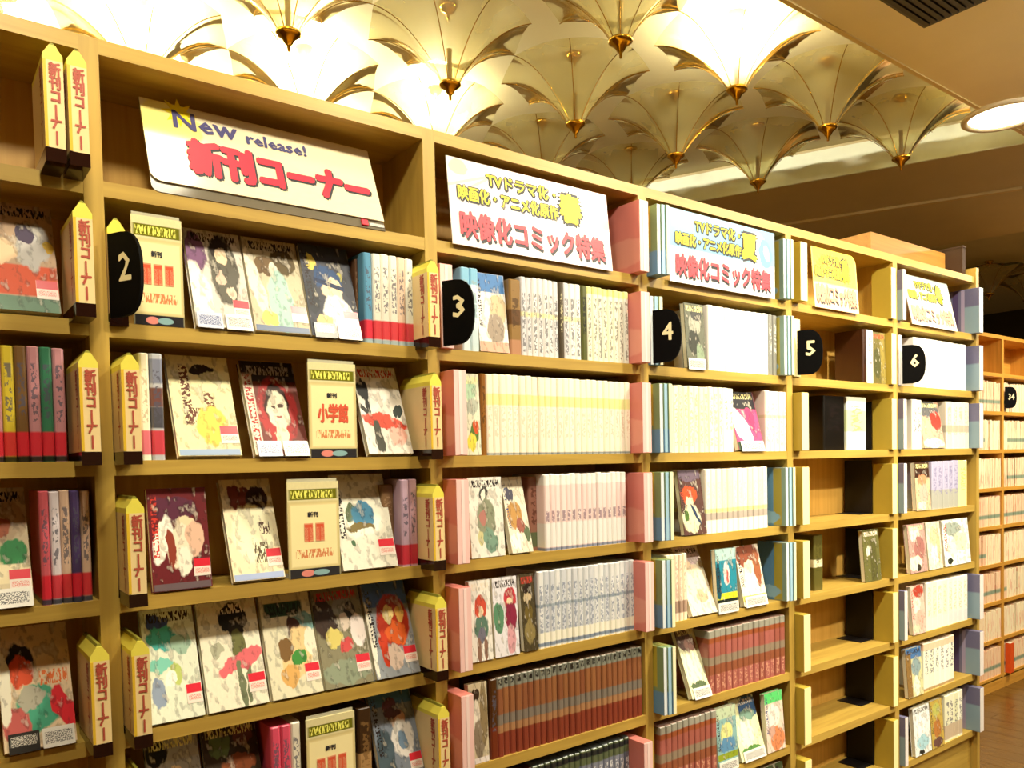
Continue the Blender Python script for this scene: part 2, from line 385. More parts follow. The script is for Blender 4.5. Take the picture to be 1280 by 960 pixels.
LBU = 'unlit glass umbrella lamp with brass hub hanging upside down over the bookcase'
LBL = 'glowing glass umbrella lamp with brass hub hanging upside down over the bookcase'
rowsU = {.68: [-.43, .08, .59, 1.10, 1.61, 2.12, 2.63], .20: [.33, .84, 1.35, 1.86, 2.37, 2.88],
         1.16: [-.18, .33, .84, 1.35, 1.86, 2.37], 1.64: [-.43, .08, .59, 1.10, 1.61]}
LIT = {(.68, -.43): .8, (.68, .08): 1, (.20, .33): .7, (.20, 1.86): 1.3, (1.16, .33): 1, (1.16, .84): 1, (1.16, -.18): 1, (1.16, 1.35): .6, (1.64, .59): 1, (1.64, 1.10): 1, (1.64, .08): 1}
for y, xs in rowsU.items():
    for x in xs:
        lit = LIT.get((y, x), 0)*P_UMB
        umbrella(LBL if lit else LBU, x, y, lit, 'lit umbrella lamps over the bookcase' if lit else 'unlit umbrella lamps over the bookcase')
for px, py in ((1236, 368), (1285, 376)):
    p = on_z(px, py, ZH); umbrella('dim glass umbrella lamp in the far recess beyond the bookcase end', p.x, p.y, 0, 'umbrella lamps in the far recess')

# ------------------------------------------------------------------ signs in the top row
def lay(parent, me, mat, x, z, y=-.0008, name='lettering'):
    me.materials.clear(); me.materials.append(mat)
    return obj(name, me, None, parent, (x, y, z), (R(90), 0, 0))
def rounded(w, h, r, n=5, corners=(1, 1, 1, 1)):
    pts = []
    for (cx, cz, a0, on) in ((w-r, r, -90, corners[0]), (w-r, h-r, 0, corners[1]), (r, h-r, 90, corners[2]), (r, r, 180, corners[3])):
        if on: pts += [(cx+r*math.cos(R(a0+90*k/n)), cz+r*math.sin(R(a0+90*k/n))) for k in range(n+1)]
        else: pts.append((w if cx > w/2 else 0, h if cz > h/2 else 0))
    return pts
INK = m_plain('dark_ink', '2a2a30', .5); YEL = m_plain('yellow_ink', 'f7e21c', .5); PURP = m_plain('violet_ink', '4d4a78', .5)
REDS = m_plain('red_sign_ink', 'e0203a', .45); PINKR = m_plain('coral_ink', 'dc4452', .5)
z0 = zfloor(0)
sg = tag(empty('sign', (.072, -.004, z0), (R(-22), 0, 0)), 'white new release sign with red lettering leaning in its acrylic holder', 'sign')
sw, sh = .425, .188
obj('sign_board', mesh('sign_board', lambda bm: bm_prism(bm, [(x, z+.02) for x, z in rounded(sw, sh-.02, .018, 5, (0, 0, 0, 1))], 0, .003)),
    m_print('sign_paper_cream', 'e4d8b8', [('e', .1, .7, .13, .35, 0, 'e6da84'), ('e', .85, .8, .4, .3, 0, 'e8d8b4')], .04, .16), sg)
ac = NT('clear_acrylic', .05, .5); ac.b.inputs['Transmission Weight'].default_value = 1; ac.b.inputs['Base Color'].default_value = (.97, .97, .97, 1)
obj('acrylic_holder', mesh('acrylic_holder', lambda bm: bm_prism(bm, rounded(sw, sh, .012, 4, (0, 0, 0, 1)), .0035, .0055)), m_plain('smoke_acrylic', '6b6353', .12), sg)
lay(sg, thicken(fit_text(text_mesh('New', .05), .108, .036), .0012), PURP, .105, .157)
lay(sg, thicken(fit_text(text_mesh('release!', .05), .112, .024), .0011), PURP, .232, .150)
def star(bm):
    p = []
    for k in range(16): r = .03 if k % 2 == 0 else .014; p.append((r*math.cos(k*math.pi/8), r*math.sin(k*math.pi/8)))
    bm_prism(bm, p, -.0006, 0)
obj('starburst', mesh('starburst', star), YEL, sg, (.062, -.0001, .172))
big = '新刊コーナー'
lay(sg, thicken(fit_text(text_mesh(big, .07), .335, .070), .0062), INK, .238, .0825, -.0004)
lay(sg, thicken(fit_text(text_mesh(big, .07), .335, .070), .0042), REDS, .236, .0845, -.0011)
box('logo_tab', (.375, .388, -.0006, .0034, .004, .016), REDS, sg)
box('logo_print', (.392, .424, .0024, .0034, .006, .014), m_print('logo_small_print', '6b6353', [('t', .5, .5, .5, .4, 0, 'ece8e0')], .0), sg)

def season_sign(x0, x1, y, lean, char, bgname, bgc, shapes, label, h=.186, corners=(0, 0, 0, 0), full=True, redc=PINKR, zoff=-.008):
    w = x1-x0
    t = tag(empty('sign', (x0, y, z0+zoff+.004), (R(-lean), 0, 0)), label, 'sign')
    obj('sign_board', mesh('sign_board', lambda bm: bm_prism(bm, rounded(w, h, .03, 5, corners), 0, .0025)), m_print(bgname, bgc, shapes, .05, .3), t)
    yo = m_plain('lime_yellow_ink', 'e2d832', .5)
    def both(txt, ww, hh, x, z, c, b=.0016):
        lay(t, thicken(fit_text(text_mesh(txt, .03), ww, hh), b+.0036), INK, x+.001, z-.001, -.0004)
        lay(t, thicken(fit_text(text_mesh(txt, .03), ww, hh), b), c, x, z, -.001)
    both('TVドラマ化・', w*.42, h*.16, w*.43, h*.83, yo, .001); both('映画化・アニメ化原作', w*.6, h*.165, w*.35, h*.61, yo, .001)
    lay(t, thicken(fit_text(text_mesh(char, .06), w*.13, h*.33), .012), INK, w*.735, h*.70, -.0004); lay(t, thicken(fit_text(text_mesh(char, .06), w*.13, h*.33), .005), YEL, w*.735, h*.70, -.0012)
    lay(t, thicken(fit_text(text_mesh('映像化コミック特集', .05), w*.90, h*.30), .0018), INK, w*.506, h*.215, -.0004)
    lay(t, thicken(fit_text(text_mesh('映像化コミック特集', .05), w*.90, h*.30), .0018), redc, w*.5, h*.25, -.0011)
    return t
season_sign(.648, 1.102, -.008, 6, '春', 'sign_paper_pink', 'e8dedc', [('e', .9, .72, .22, .3, 0, 'fbdde0'), ('e', .06, .9, .06, .08, 0, 'f6b9a8'), ('r', .13, .78, .012, .2, -50, 'b9c0b4'), ('r', .2, .8, .01, .12, -35, 'c9c0b0'), ('e', .93, .68, .055, .16, 20, 'd9a690'), ('e', .925, .69, .03, .1, 0, 'b9d0be'), ('e', .55, .92, .3, .1, 0, 'fbdfe4')],
            'white and pink spring film comics sign with the yellow character 春')
season_sign(1.300, 1.742, -.012, 0, '夏', 'sign_paper_blue', 'e0e2e4', [('r', .5, .75, .52, .27, 0, '7cb2d8'), ('e', .1, .85, .12, .15, 0, '7fb0d0'), ('e', .82, .7, .12, .25, 0, 'e6f2f8'), ('e', .9, .66, .07, .22, 0, '6f9fc4'), ('e', .91, .66, .03, .12, 0, 'dfe8ee')],
            'blue and white summer film comics sign with the yellow character 夏')
season_sign(X_of(1019, -.01, z0), X_of(1074, -.01, z0), -.01, 4, '秋', 'sign_paper_yellow', 'f6dfa6', [('r', .5, .72, .5, .3, 0, 'f2dc3e'), ('r', .5, .2, .46, .2, 0, 'f2c0a0'), ('e', .4, .75, .3, .12, 0, 'c9a414')],
            'yellow and cream autumn film comics sign with rounded corners', corners=(0, 1, 0, 0), redc=m_plain('pale_coral_ink', 'e89a7a', .5))
season_sign(X_of(1141, -.01, z0), X_of(1197, -.01, z0), -.01, 12, '冬', 'sign_paper_pale', 'f6f1e0', [('r', .6, .8, .45, .2, 0, 'bcd0cc'), ('r', .4, .22, .4, .2, 0, 'f0c4b4'), ('e', .2, .6, .2, .2, 0, 'f4ecc0')],
            'pale winter film comics sign with the yellow character 冬', redc=m_plain('pale_coral_ink', 'e89a7a', .5))

# ------------------------------------------------------------------ number plates hung on the uprights
def d_shape(bm):
    pts = [(0, 0), (.022, 0)]
    for k in range(13):
        a = R(-90+180*k/12); pts.append((.030+.041*max(0, math.cos(a))**.8, .065+.065*math.copysign(abs(math.sin(a))**.8, math.sin(a))))
    pts += [(.022, .13), (0, .13)]
    q = []
    for p in pts:
        if not q or (abs(p[0]-q[-1][0])+abs(p[1]-q[-1][1])) > 1e-4: q.append(p)
    bm_prism(bm, q, -.003, .003)
pl_me = mesh('plate', d_shape); pl_me.materials.append(M_BLK)
M_NUM = m_plain('cream_numeral', 'efe3b4', .5)
for n, ch in enumerate('23456'):
    x = UP[n+1]
    t = tag(empty('number_plate', (x+.002, -.016, zfloor(1)+.003), (0, 0, math.atan2(-.063, .033))), 'black rounded number plate with a cream numeral %s (%s), %s' % (ch, ('two', 'three', 'four', 'five', 'six')[n], ('among the pencil dividers', 'beside the pink dividers', 'between pink and blue dividers', 'in the emptied yellow bay', 'at the violet end bay')[n]), 'number plate')
    obj('plate', pl_me, None, t); tm = thicken(fit_text(text_mesh(ch, .06), .025, .042), .0013); tm.materials.append(M_NUM)
    obj('numeral', tm, None, t, (.0375, -.0036, .076), (R(90), 0, 0))

# ------------------------------------------------------------------ section dividers
M_CREAM = m_plain('cream_plastic', 'ecd298', .4); M_PTIP = m_plain('pencil_yellow', 'ecdf58', .4)
PW = .027
def pbase(bm): bm_box(bm, 0, PW, -.07, .05, 0, .013); bm_box(bm, 0, PW, -.07, -.002, -.007, 0)
def ppb(bm): bm_prism(bm, [(.0005, .013), (PW-.0005, .013), (PW-.0005, .138), (.0005, .138)], -.069, .05)
def ppt(bm): bm_prism(bm, [(.0005, .138), (PW-.0005, .138), (PW-.0005, .146), (.0225, .152), (.0175, .160), (.0095, .160), (.0045, .152), (.0005, .146)], -.069, .05)
def ppl(bm): bm_prism(bm, [(.0095, .160), (.0175, .160), (.0155, .164), (.0115, .164)], -.066, .047)
bs_me = mesh('base', pbase); bs_me.materials.append(m_plain('dark_clear_base', '24100a', .08))
bd_me = mesh('body', ppb); bd_me.materials.append(M_CREAM)
tp_me = mesh('pencil_tip', ppt); tp_me.materials.append(M_PTIP); ld_me = mesh('pencil_lead', ppl); ld_me.materials.append(m_plain('olive_lead', '8f8a30', .5))
vt_me = thicken(fit_text(text_mesh('新刊コ|ナ|', .03, vert=True), .0145, .117), .0008); vt_me.materials.append(m_plain('brick_ink', 'b2503c', .5))
st_me = mesh('pencil_edge', lambda bm: bm_box(bm, 0, .004, -.0004, .0004, .014, .138)); st_me.materials.append(m_plain('pencil_gold', 'e0b830', .4))
def pencil(x, row, label, group=None, push=0, z=None):
    t = tag(empty('pencil_divider', (x, push, zfloor(row))), label, 'divider', group)
    obj('base', bs_me, None, t); obj('body', bd_me, None, t); tp = obj('pencil_tip', tp_me, None, t); obj('pencil_lead', ld_me, None, tp)
    obj('lettering', vt_me, None, t, (PW/2+.002, -.0696, .0765), (R(90), 0, 0))
    obj('lettering', vt_me, None, t, (-.0006, -.05, .0765), (R(90), 0, R(-90)))
    obj('pencil_edge', st_me, None, t, (.0006, -.0692, 0))
    return t
GP = 'pencil-shaped dividers'
RN = ['sign row', 'row of plate two', 'second book row', 'third book row', 'fourth book row', 'fifth book row', 'sixth book row', 'lowest row']
def pl_(x, row, where, push=0): return pencil(x, row, 'yellow pencil-shaped divider, %s, %s' % (where, RN[row]), GP, push)
XL1 = UP[1]-TP-PW-.001
pl_(XL1, 0, 'touching the upright left of plate two'); pl_(XL1-PW-.004, 0, 'second from the upright left of plate two')
for r in (1, 2, 4): pl_(XL1, r, 'left of the upright of plate two')
for r in (1, 2, 3, 4, 5): pl_(UP[1]+.001, r, 'right of the upright of plate two', .062 if r == 1 else 0)
for r in (1, 2, 3, 4, 5): pl_(UP[2]-TP-PW-.001, r, 'left of the upright of plate three', .018)

def slab(x, row, w, side, front, label, group, y0=-.05, dep=.11, h=.172, stripe=None, lean=0):
    t = tag(empty('section_divider', (x, y0, zfloor(row)), (0, R(lean), 0)), label, 'divider', group)
    box('body', (0, w, .0012, dep, 0, h), side, t, bevel=.0008); box('front_strip', (.0004, w-.0004, 0, .0012, .001, h-.001), front, t)
    if stripe: box('stripe', (w*.38, w*.62, -.0006, 0, .002, h-.002), stripe, t)
    return t
SP = m_print('pink_divider_side', 'd98378', [('r', .5, .5, 1.2, .5, 0, 'd07a70'), ('e', .5, .3, .8, .2, 0, 'd99080')], .03, .4, axes=(1, 2))
FP = m_plain('pale_pink_plastic', 'f3c9c4', .35); FPS = m_plain('pink_stripe', 'f7dcd8', .4)
for r in (1, 2, 3, 4, 5): slab(UP[2]+.001, r, .03, SP, FP, 'pink plastic divider right of the upright of plate three, %s' % RN[r], 'pink dividers', -.008 if r == 1 else -.05, stripe=FPS)
for r in (0, 1, 2, 3, 4): slab(UP[3]-TP-.031, r, .03, SP, FP, 'pink plastic divider left of the upright of plate four, %s' % RN[r], 'pink dividers', -.035, stripe=FPS)
slab(UP[3]-TP-.055, 6, .03, SP, FP, 'pink plastic divider left of the upright of plate four, %s' % RN[6], 'pink dividers', -.045, stripe=FPS)
SB = m_print('blue_olive_divider_side', '7f9a6e', [('r', .5, .12, 1, .22, 0, '5f8fb4'), ('r', .5, .7, .28, .3, 0, 'b4a63c'), ('e', .8, .9, .3, .1, 0, '6aa0c0')], .05, .4, axes=(1, 2))
FB = [m_plain('white_blue_plastic', 'dfe9ee', .35), m_plain('soft_blue_plastic', '9fc4da', .35), m_plain('cream_divider', 'f2ecc4', .35)]
SB2 = m_print('blue_divider_side', '5f92bc', [('r', .22, .5, .2, .5, 0, 'a89c40'), ('r', .06, .5, .08, .5, 0, '7f9a8e'), ('e', .6, .15, .4, .1, 0, '86b4d4')], .05, .4, axes=(1, 2))
def trio(x, row, label, y0=-.04, SB=SB):
    for k in range(3): slab(x+k*.0125, row, .0115, SB, FB[k], label+(', facing ' + ('white', 'blue', 'cream')[k]), 'blue and olive dividers', y0-.004*k, .1)
for r in (0, 1, 2, 3, 4, 5): trio(UP[3]+.002, r, 'thin blue-olive divider right of upright four, %s' % RN[r], -.008+.0 if r == 1 else -.035)
for r in (0, 1, 3, 4): trio(UP[4]-TP-.039, r, 'thin blue-olive divider left of upright five, %s' % RN[r], -.02, SB2)
SY = m_plain('olive_yellow_side', 'b59c38', .45); FY = m_plain('pale_yellow_plastic', 'f8eeb0', .35)
for r in range(0, 8): slab(UP[4]+.002, r, .034, SY, FY, 'yellow plastic divider right of the upright of plate five, %s' % RN[r], 'yellow dividers', -.004 if r == 1 else -.03)
for r in range(0, 8): slab(UP[5]-TP-.032, r, .03, SY, FY, 'yellow plastic divider left of the upright of plate six, %s' % RN[r], 'yellow dividers', -.012, .07)
SV = m_print('violet_divider_side', '6a6886', [('r', .3, .3, .3, .3, 0, '7f96a4'), ('r', .8, .5, .1, .5, 0, '4c3f66'), ('r', .55, .5, .06, .5, 0, '9a90ac')], .03, .4, axes=(1, 2))
FV = m_plain('white_violet_plastic', 'ece6e4', .35)
for r in (0, 1, 2, 5, 6, 7): slab(UP[6]-.024-.031, r, .03, SV, FV, 'violet plastic divider at the bookcase end, %s' % RN[r], 'violet dividers', -.03, .11)
for r in (0, 1, 2, 3, 5, 7): slab(UP[5]+.002, r, .02, SV, FV, 'violet plastic divider right of the upright of plate six, %s' % RN[r], 'violet dividers', -.004 if r == 1 else -.02)
# black plates added for the shade on the emptied bay's right side panel
M_SHADE = m_plain('black_side_shade', '0d0706', .5)
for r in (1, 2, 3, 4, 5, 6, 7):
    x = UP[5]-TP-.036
    t = tag(empty('shade_plate', (x, .004, zfloor(r))), 'black plate standing in for side panel shade in the emptied yellow bay, %s' % RN[r], 'shade_plate', 'black shade plates')
    box('plate', (0, .002, .055, .155, 0, .185 if r in (3, 5, 6, 7) else .165), M_SHADE, t); box('foot', (-.07, 0, .06, .15, 0, .0015), M_SHADE, t)

# ------------------------------------------------------------------ books
def book_me(th, h=.175, dep=.125, key={}):
    k = (round(th, 4), round(h, 3), round(dep, 3))
    if k not in key:
        def fn(bm):
            c = min(.004, th*.3)
            bm_vprism(bm, [(0, dep), (0, c), (c*.35, c*.35), (c, 0), (th-c, 0), (th-c*.35, c*.35), (th, c), (th, dep)], 0, h)
            top = [e for e in bm.edges if all(v.co.z > h-1e-6 for v in e.verts) and all(v.co.y < c+1e-6 for v in e.verts)]
            bmesh.ops.bevel(bm, geom=top, offset=c*.5, segments=1, affect='EDGES')
        key[k] = fn
    return key[k]
NB = [0]
def run(row, px0, px1, n, mat, label, h=.175, y=.004, jit=.0015, dep=.122, name='comic_book', tilt=0):
    z = zfloor(row); x0, x1 = X_of(px0, y, z+.05), X_of(px1, y, z+.05); th = (x1-x0)/n
    me = mesh('comic_book', book_me(th-.0006, h, dep)); me.materials.append(mat)
    for i in range(n):
        o = obj(name, me, None, None, (x0+i*th, y+rnd.uniform(0, jit*2), z), (0, 0, 0))
        o.scale.z = 1+rnd.uniform(-.006, .006)
        tag(o, label, 'book', label.split(',')[0]); NB[0] += 1
def one(row, px0, px1, mat, label, h=.175, y=.004, dep=.122, tilt=0):
    z = zfloor(row); x0, x1 = X_of(px0, y, z+.05), X_of(px1, y, z+.05)
    me = mesh('comic_book', book_me(x1-x0, h, dep)); me.materials.append(mat)
    NB[0] += 1
    return tag(obj('comic_book', me, None, None, (x0, y, z), (0, R(tilt), 0)), label, 'book')

REDB = (.05, .26, 'd8283a')
def S(name, *a, **k): return m_spine('spine_'+name, *a, **k)
# bay with the pencils, left of plate two
run(2, -12, 84, 6, S('mixA', 'c9b48a', bands=[REDB, (0, .05, '1c2018')], alts=['7a5a34', '3a7a5a', '2a2620', 'd9c23c', 'c48a90']), 'red-banded mixed colour comic left of the pencils, second book row')
run(3, 52, 116, 5, S('mixB', 'e6dde4', bands=[REDB, (0, .05, '33384a')], alts=['4a3a66', '7a2430', 'd0606c', 'd9b9a0']), 'red-banded violet and pink comic left of plate two, third book row')
# bay of plate two
run(1, 457, 519, 6, S('mixC', 'ece8da', bands=[REDB, (0, .05, '9fb4bc')], alts=['e4c9b4', '5a93b4', 'eef0e4']), 'red-banded white and blue comic left of plate three, row of plate two')
one(2, 176, 189, S('creamthin', 'f0ead0', bands=[(.05, .28, 'd8687a'), (0, .05, 'e8f0dc')], tcol='c0b090'), 'cream comic with a pink foot standing against the pencil divider')
one(2, 190, 206, S('greyblue', 'b9bcc4', bands=[(.5, .68, '6a3a34'), (.3, .5, '40404c'), (.05, .28, 'c83444'), (.72, .95, '7a7f96')]), 'grey comic with brown and red bands beside the cream comic')
run(3, 503, 524, 2, S('mixD', 'b9a6c4', bands=[(.02, .25, 'c82838')], alts=['c87a4a']), 'red-footed lilac or orange comic left of plate three, third book row')
run(5, 341, 379, 3, S('mixE', 'ecd9d4', bands=[(.0, .2, 'a03040')], alts=['d8506a', 'e6e0cc']), 'pink and white comic beside the notice card, fifth book row')
one(5, 449, 466, S('darkbrown', '3a2614', bands=[(.25, .5, 'b08a5a')], tcol='80603a'), 'dark brown comic with a tan band, fifth book row')
# bay of plate three
WH = lambda nm, base='efeade', alt='dcd8d4', **k: S(nm, base, alt, **k)
run(1, 578, 600, 2, WH('blueish', 'e6eef0', 'bcd8e0', bands=[(.8, 1, '7ab4d4')], tcol='90a8b0'), 'white and sky blue comic right of plate three')
one(1, 638, 652, S('brownA', '8a6a3a', bands=[(.4, .6, '5a3a1c'), (.0, .2, 'b08060')], tcol='4a3010'), 'brown comic before the white set, row of plate three', h=.165)
GW = WH('greywhite', 'e9e6e0', 'cfcdd0', text=(.05, .8), tcol='5a5a60', tden=.5, bands=[(.5, .56, 'ece4b4')])
run(1, 653, 700, 7, GW, 'white comic with grey lettering, first block right of plate three')
one(1, 700, 706, S('gap_shade', '4a4030', tcol='c0b890'), 'thin dark filler for the shaded gap between two white blocks, row of plate three')  # dark block standing in for the shaded gap between the sets
run(1, 706, 728, 3, GW, 'white comic with grey lettering, middle block right of plate three')
one(1, 728, 735, S('slotB', '55582c', tcol='1c1c14', amt=1, tden=.45), 'thin olive comic between two white blocks, row of plate three')
run(1, 735, 787, 8, WH('cream_grey', 'ece9d0', 'd0d0c8', text=(.05, .85), tcol='66665a', bands=[(.9, 1, 'd9d98a')]), 'white comic with grey lettering, last block left of plate four')
one(2, 602, 609, S('brownB', '8a5a24', tcol='4a3010'), 'thin brown comic before the long cream set')
run(2, 609, 789, 24, WH('creamset', 'f6f1e0', 'f0e6d0', text=(.22, .6), tcol='d8b090', amt=.5, bands=[(.62, .76, 'ece8a0'), (.0, .03, '808a90')]), 'cream comic with a yellow band in the long set, second book row')
run(3, 682, 784, 16, WH('pinkset', 'f1e4e0', 'eecfcc', text=(.38, .52), tcol='806878', tden=.42, bands=[(.0, .04, '7a86a0'), (.05, .36, 'eceae6'), (.86, 1, 'eef2ec')]), 'pale pink comic with a mauve mark in the set, third book row')
run(4, 674, 795, 18, WH('blueset', 'e6e8e8', 'cfd4dc', text=(.2, .82), tcol='808ca4', tden=.5, bands=[(.02, .07, '7a8aa0'), (.07, .2, 'f2f0e0'), (.53, .57, '9aa8b4')]), 'white and grey-blue comic in the set, fourth book row')
BR = S('brownset', '97653f', '865036', bands=[(.86, 1, '858a7e'), (.4, .53, '7c766c'), (.3, .4, 'a87c56'), (0, .3, '843a2a')], text=(.9, .98), tcol='1c1a18', tden=.46, amt=1)
one(5, 614, 623, S('brownC', '4a2c10', bands=[(.0, .4, '70301a')]), 'dark brown comic leading the brown set, fifth book row')
run(5, 623, 804, 26, BR, 'brown-red comic with grey bands in the set left of the fourth upright')
run(6, 592, 668, 10, S('maroon', '5a1f18', '3a1410', tcol='b08050'), 'dark maroon comic, sixth book row')
run(6, 668, 789, 17, S('navy', '8c92a4', '5a6074', bands=[(.8, 1, '5a6644'), (.9, .97, '20242a')], text=(.1, .75), tcol='e0e2e6', tden=.5), 'grey-navy comic with a green head, sixth book row')
# bay of plate four
run(1, 886, 961, 11, WH('bright', 'fbf8f0', 'f2eee8', text=(.2, .7), tcol='dcd4cc', amt=.4), 'bright white comic in the set right of plate four')
run(1, 962, 972, 2, S('darkgrey', '7a7a74', '9a9a90', tcol='e0e0d8'), 'dark grey comic ending the bright white set')
run(2, 836, 905, 11, WH('creamtan', 'f4efd8', 'eae2c4', text=(.1, .9), tcol='a89878', amt=.7), 'cream comic with tan lettering, second book row right of upright four')
run(2, 905, 918, 2, WH('whitegreen', 'f6f6ec', 'eaf0d8', tcol='b8c46a'), 'white comic with green lettering, second book row')
run(2, 958, 986, 5, WH('pinkgrey', 'f0e6dc', 'e8d6cc', text=(.1, .8), tcol='c0a8a0', bands=[(.55, .6, 'd8cfa8')]), 'pinkish comic left of the fifth upright, second book row')
run(3, 883, 961, 12, WH('creamband', 'f6efdc', 'f0e0c4', text=(.3, .8), tcol='e8d0a8', amt=.4, bands=[(.2, .32, 'b0a49a'), (.32, .38, 'e4d890'), (0, .2, 'eeeae0')]), 'cream comic with a grey band in the set, third book row')
run(4, 834, 860, 5, WH('creamrose', 'f0e6c8', 'eccfc0', text=(.3, .9), tcol='c0a090', bands=[(.12, .3, 'a88a78')]), 'cream and rose comic, fourth book row right of upright four')
RB = S('rosebrown', 'a8625a', '985648', bands=[(.88, 1, '98988a'), (.8, .88, '94502e'), (.45, .58, '8c7e6a'), (.3, .45, '8c5238')], text=(.05, .3), tcol='d09a80')
run(5, 887, 982, 14, RB, 'rose-brown comic with grey head in the set, fifth book row')
run(6, 826, 897, 10, RB, 'rose-brown comic with grey head in the set, sixth book row')
# bay of plate five
OL = m_print('olive_cover', '6a6630', [('r', .5, .5, .2, .45, 0, '57532a'), ('e', .4, .5, .2, .12, 0, 'e8e4c0')], .06)
one(1, 1079, 1084, S('darkwalnut', '3a1e0e', tcol='1c0e06'), 'dark brown comic against the lone white comic', dep=.1)
one(1, 1084, 1092, WH('whitesingle', 'f4f0e2'), 'lone white comic in the emptied bay right of plate five', dep=.1)
one(2, 1059, 1083, S('whitegreen2', 'eef0dc', bands=[(.35, .75, 'dce4a4')], tcol='b0bc60'), 'lone white and green comic in the emptied bay', y=.03, dep=.1)
one(2, 1030, 1056, S('blackcase', '0c0806', tcol='181010'), 'black slipcase standing beside the white and green comic', y=.03, dep=.1)
one(4, 1018, 1029, S('olivebook', '5a5426', bands=[(.42, .56, 'e4dcb4')], tcol='403c18'), 'olive comic with a pale mark beside the yellow divider', y=.03, dep=.1)
# bay of plate six
run(1, 1144, 1208, 9, WH('bright', 'fbf8f0', 'f2eee8'), 'bright white comic in the set right of plate six')
run(2, 1141, 1153, 2, WH('whitegrey6', 'f0ece0', 'dcd8cc'), 'white comic right of the upright of plate six, second book row')
run(2, 1184, 1212, 4, WH('greyband6', 'efe8d4', 'dcd4c0', text=(.3, .9), tcol='b0a890', bands=[(.35, .5, 'b4a894')]), 'cream comic with a grey band, second book row of the end bay')
run(3, 1166, 1199, 5, WH('lilac', 'a8a4c4', 'b8b4cc', text=(.3, .9), tcol='8480a8', bands=[(0, .4, 'a8a89c')]), 'lilac and grey comic, third book row of the end bay')
one(3, 1199, 1209, S('lemon', 'f2eda0', tcol='d0c850'), 'pale lemon comic ending the lilac set')
run(5, 1159, 1210, 8, WH('whitepeach', 'f4e8d0', 'f6efe4', text=(.3, .9), tcol='e0c8a0', bands=[(0, .25, 'd8dcdc')]), 'white and peach comic, fifth book row of the end bay')
run(6, 1156, 1194, 6, WH('whitelime', 'f6f4ea', 'eef2d8', bands=[(.85, 1, 'eec8a8'), (0, .06, 'b0905c')]), 'white comic with a peach head, sixth book row of the end bay')
run(7, 1182, 1204, 4, WH('whitelime7', 'f2f0dc', 'e6e8c0', bands=[(.05, .35, 'c8b49a')]), 'white comic with a tan foot, lowest row of the end bay')
# ------------------------------------------------------------------ books shown face out
STK = m_print('rental_sticker', 'f4e6dc', [('r', .5, .78, .5, .24, 0, 'd82a3c'), ('t', .5, .3, .4, .14, 0, 'e08a80')], .0)
CARDW = m_print('price_card_white', 'f2efe6', [('t', .5, .5, .42, .3, 0, '6a6a6a')], .0)
CARDB = m_print('price_card_blue', 'c9d0e4', [('t', .5, .5, .42, .3, 0, '4a5284')], .0)
CARDK = m_print('price_card_black', '2a2826', [('t', .5, .6, .42, .25, 0, 'd8d4c8')], .0)
DN = [0]
def cover(row, px0, px1, lean, bg, shapes, label, sticker=True, cards=(), h=.172, y=-.002, wob=.05, th=.015, yaw=0, strip=None):
    z = zfloor(row); x0, x1 = X_of(px0, y, z), X_of(px1, y, z); w = x1-x0; DN[0] += 1
    t = tag(empty('comic_book', (x0, y, z+th*math.sin(R(lean))+.0006), (R(-lean), 0, R(yaw))), label, 'book')
    tq = random.Random(DN[0]*7)
    if not any(q[0] == 't' for q in shapes): shapes = shapes+[('t', .5, .92, .42, .045, 0, tq.choice(['e8dcc8', '2a2022', 'c83a30', 'f0e6a0'])) if tq.random() < .6 else ('t', .1, .62, .05, .3, 0, tq.choice(['2a2022', 'c83a30', '3a4a7a']))]
    if lean >= 18: lean += 13; h *= 1.11
    m = m_print('cover_print_%d' % DN[0], bg, shapes, wob*1.7, .5, ink=.5)
    def fn(bm):
        bm_box(bm, 0, w, 0, .0012, 0, h); bm_box(bm, 0, w, th-.0012, th, 0, h); bm_box(bm, w-.0012, w, .0012, th-.0012, 0, h)
    obj('cover', mesh('cover', fn), m, t); box('page_block', (.0012, w-.0014, .0013, th-.0013, .0015, h-.0015), M_PAGE, t)
    if sticker: box('rental_sticker', (w*.70, w*.99, -.0006, -.0001, h*.12, h*.29), STK, t)
    for a, b, cm in cards: box('price_card', (w*a, w*b, -.0026, -.0018, -.004, .026), cm, t)
    if strip: box('title_band', (w*.02, w*.98, -.0005, -.0001, .001, .012), m_plain('band_'+strip, strip, .4), t)
    return t
def figure(hair, skin, body, cx=.55, top=.78, s=1.0, body2=None):
    """a plain generic figure: hair, face, body"""
    f = [('e', cx, top-.42*s, .30*s, .40*s, 0, body), ('e', cx, top, .17*s, .15*s, 0, hair), ('e', cx, top-.03*s, .095*s, .085*s, 0, skin)]
    if body2: f.append(('e', cx-.04*s, top-.5*s, .13*s, .22*s, 10, body2))
    return f
SK = 'f0d4b0'
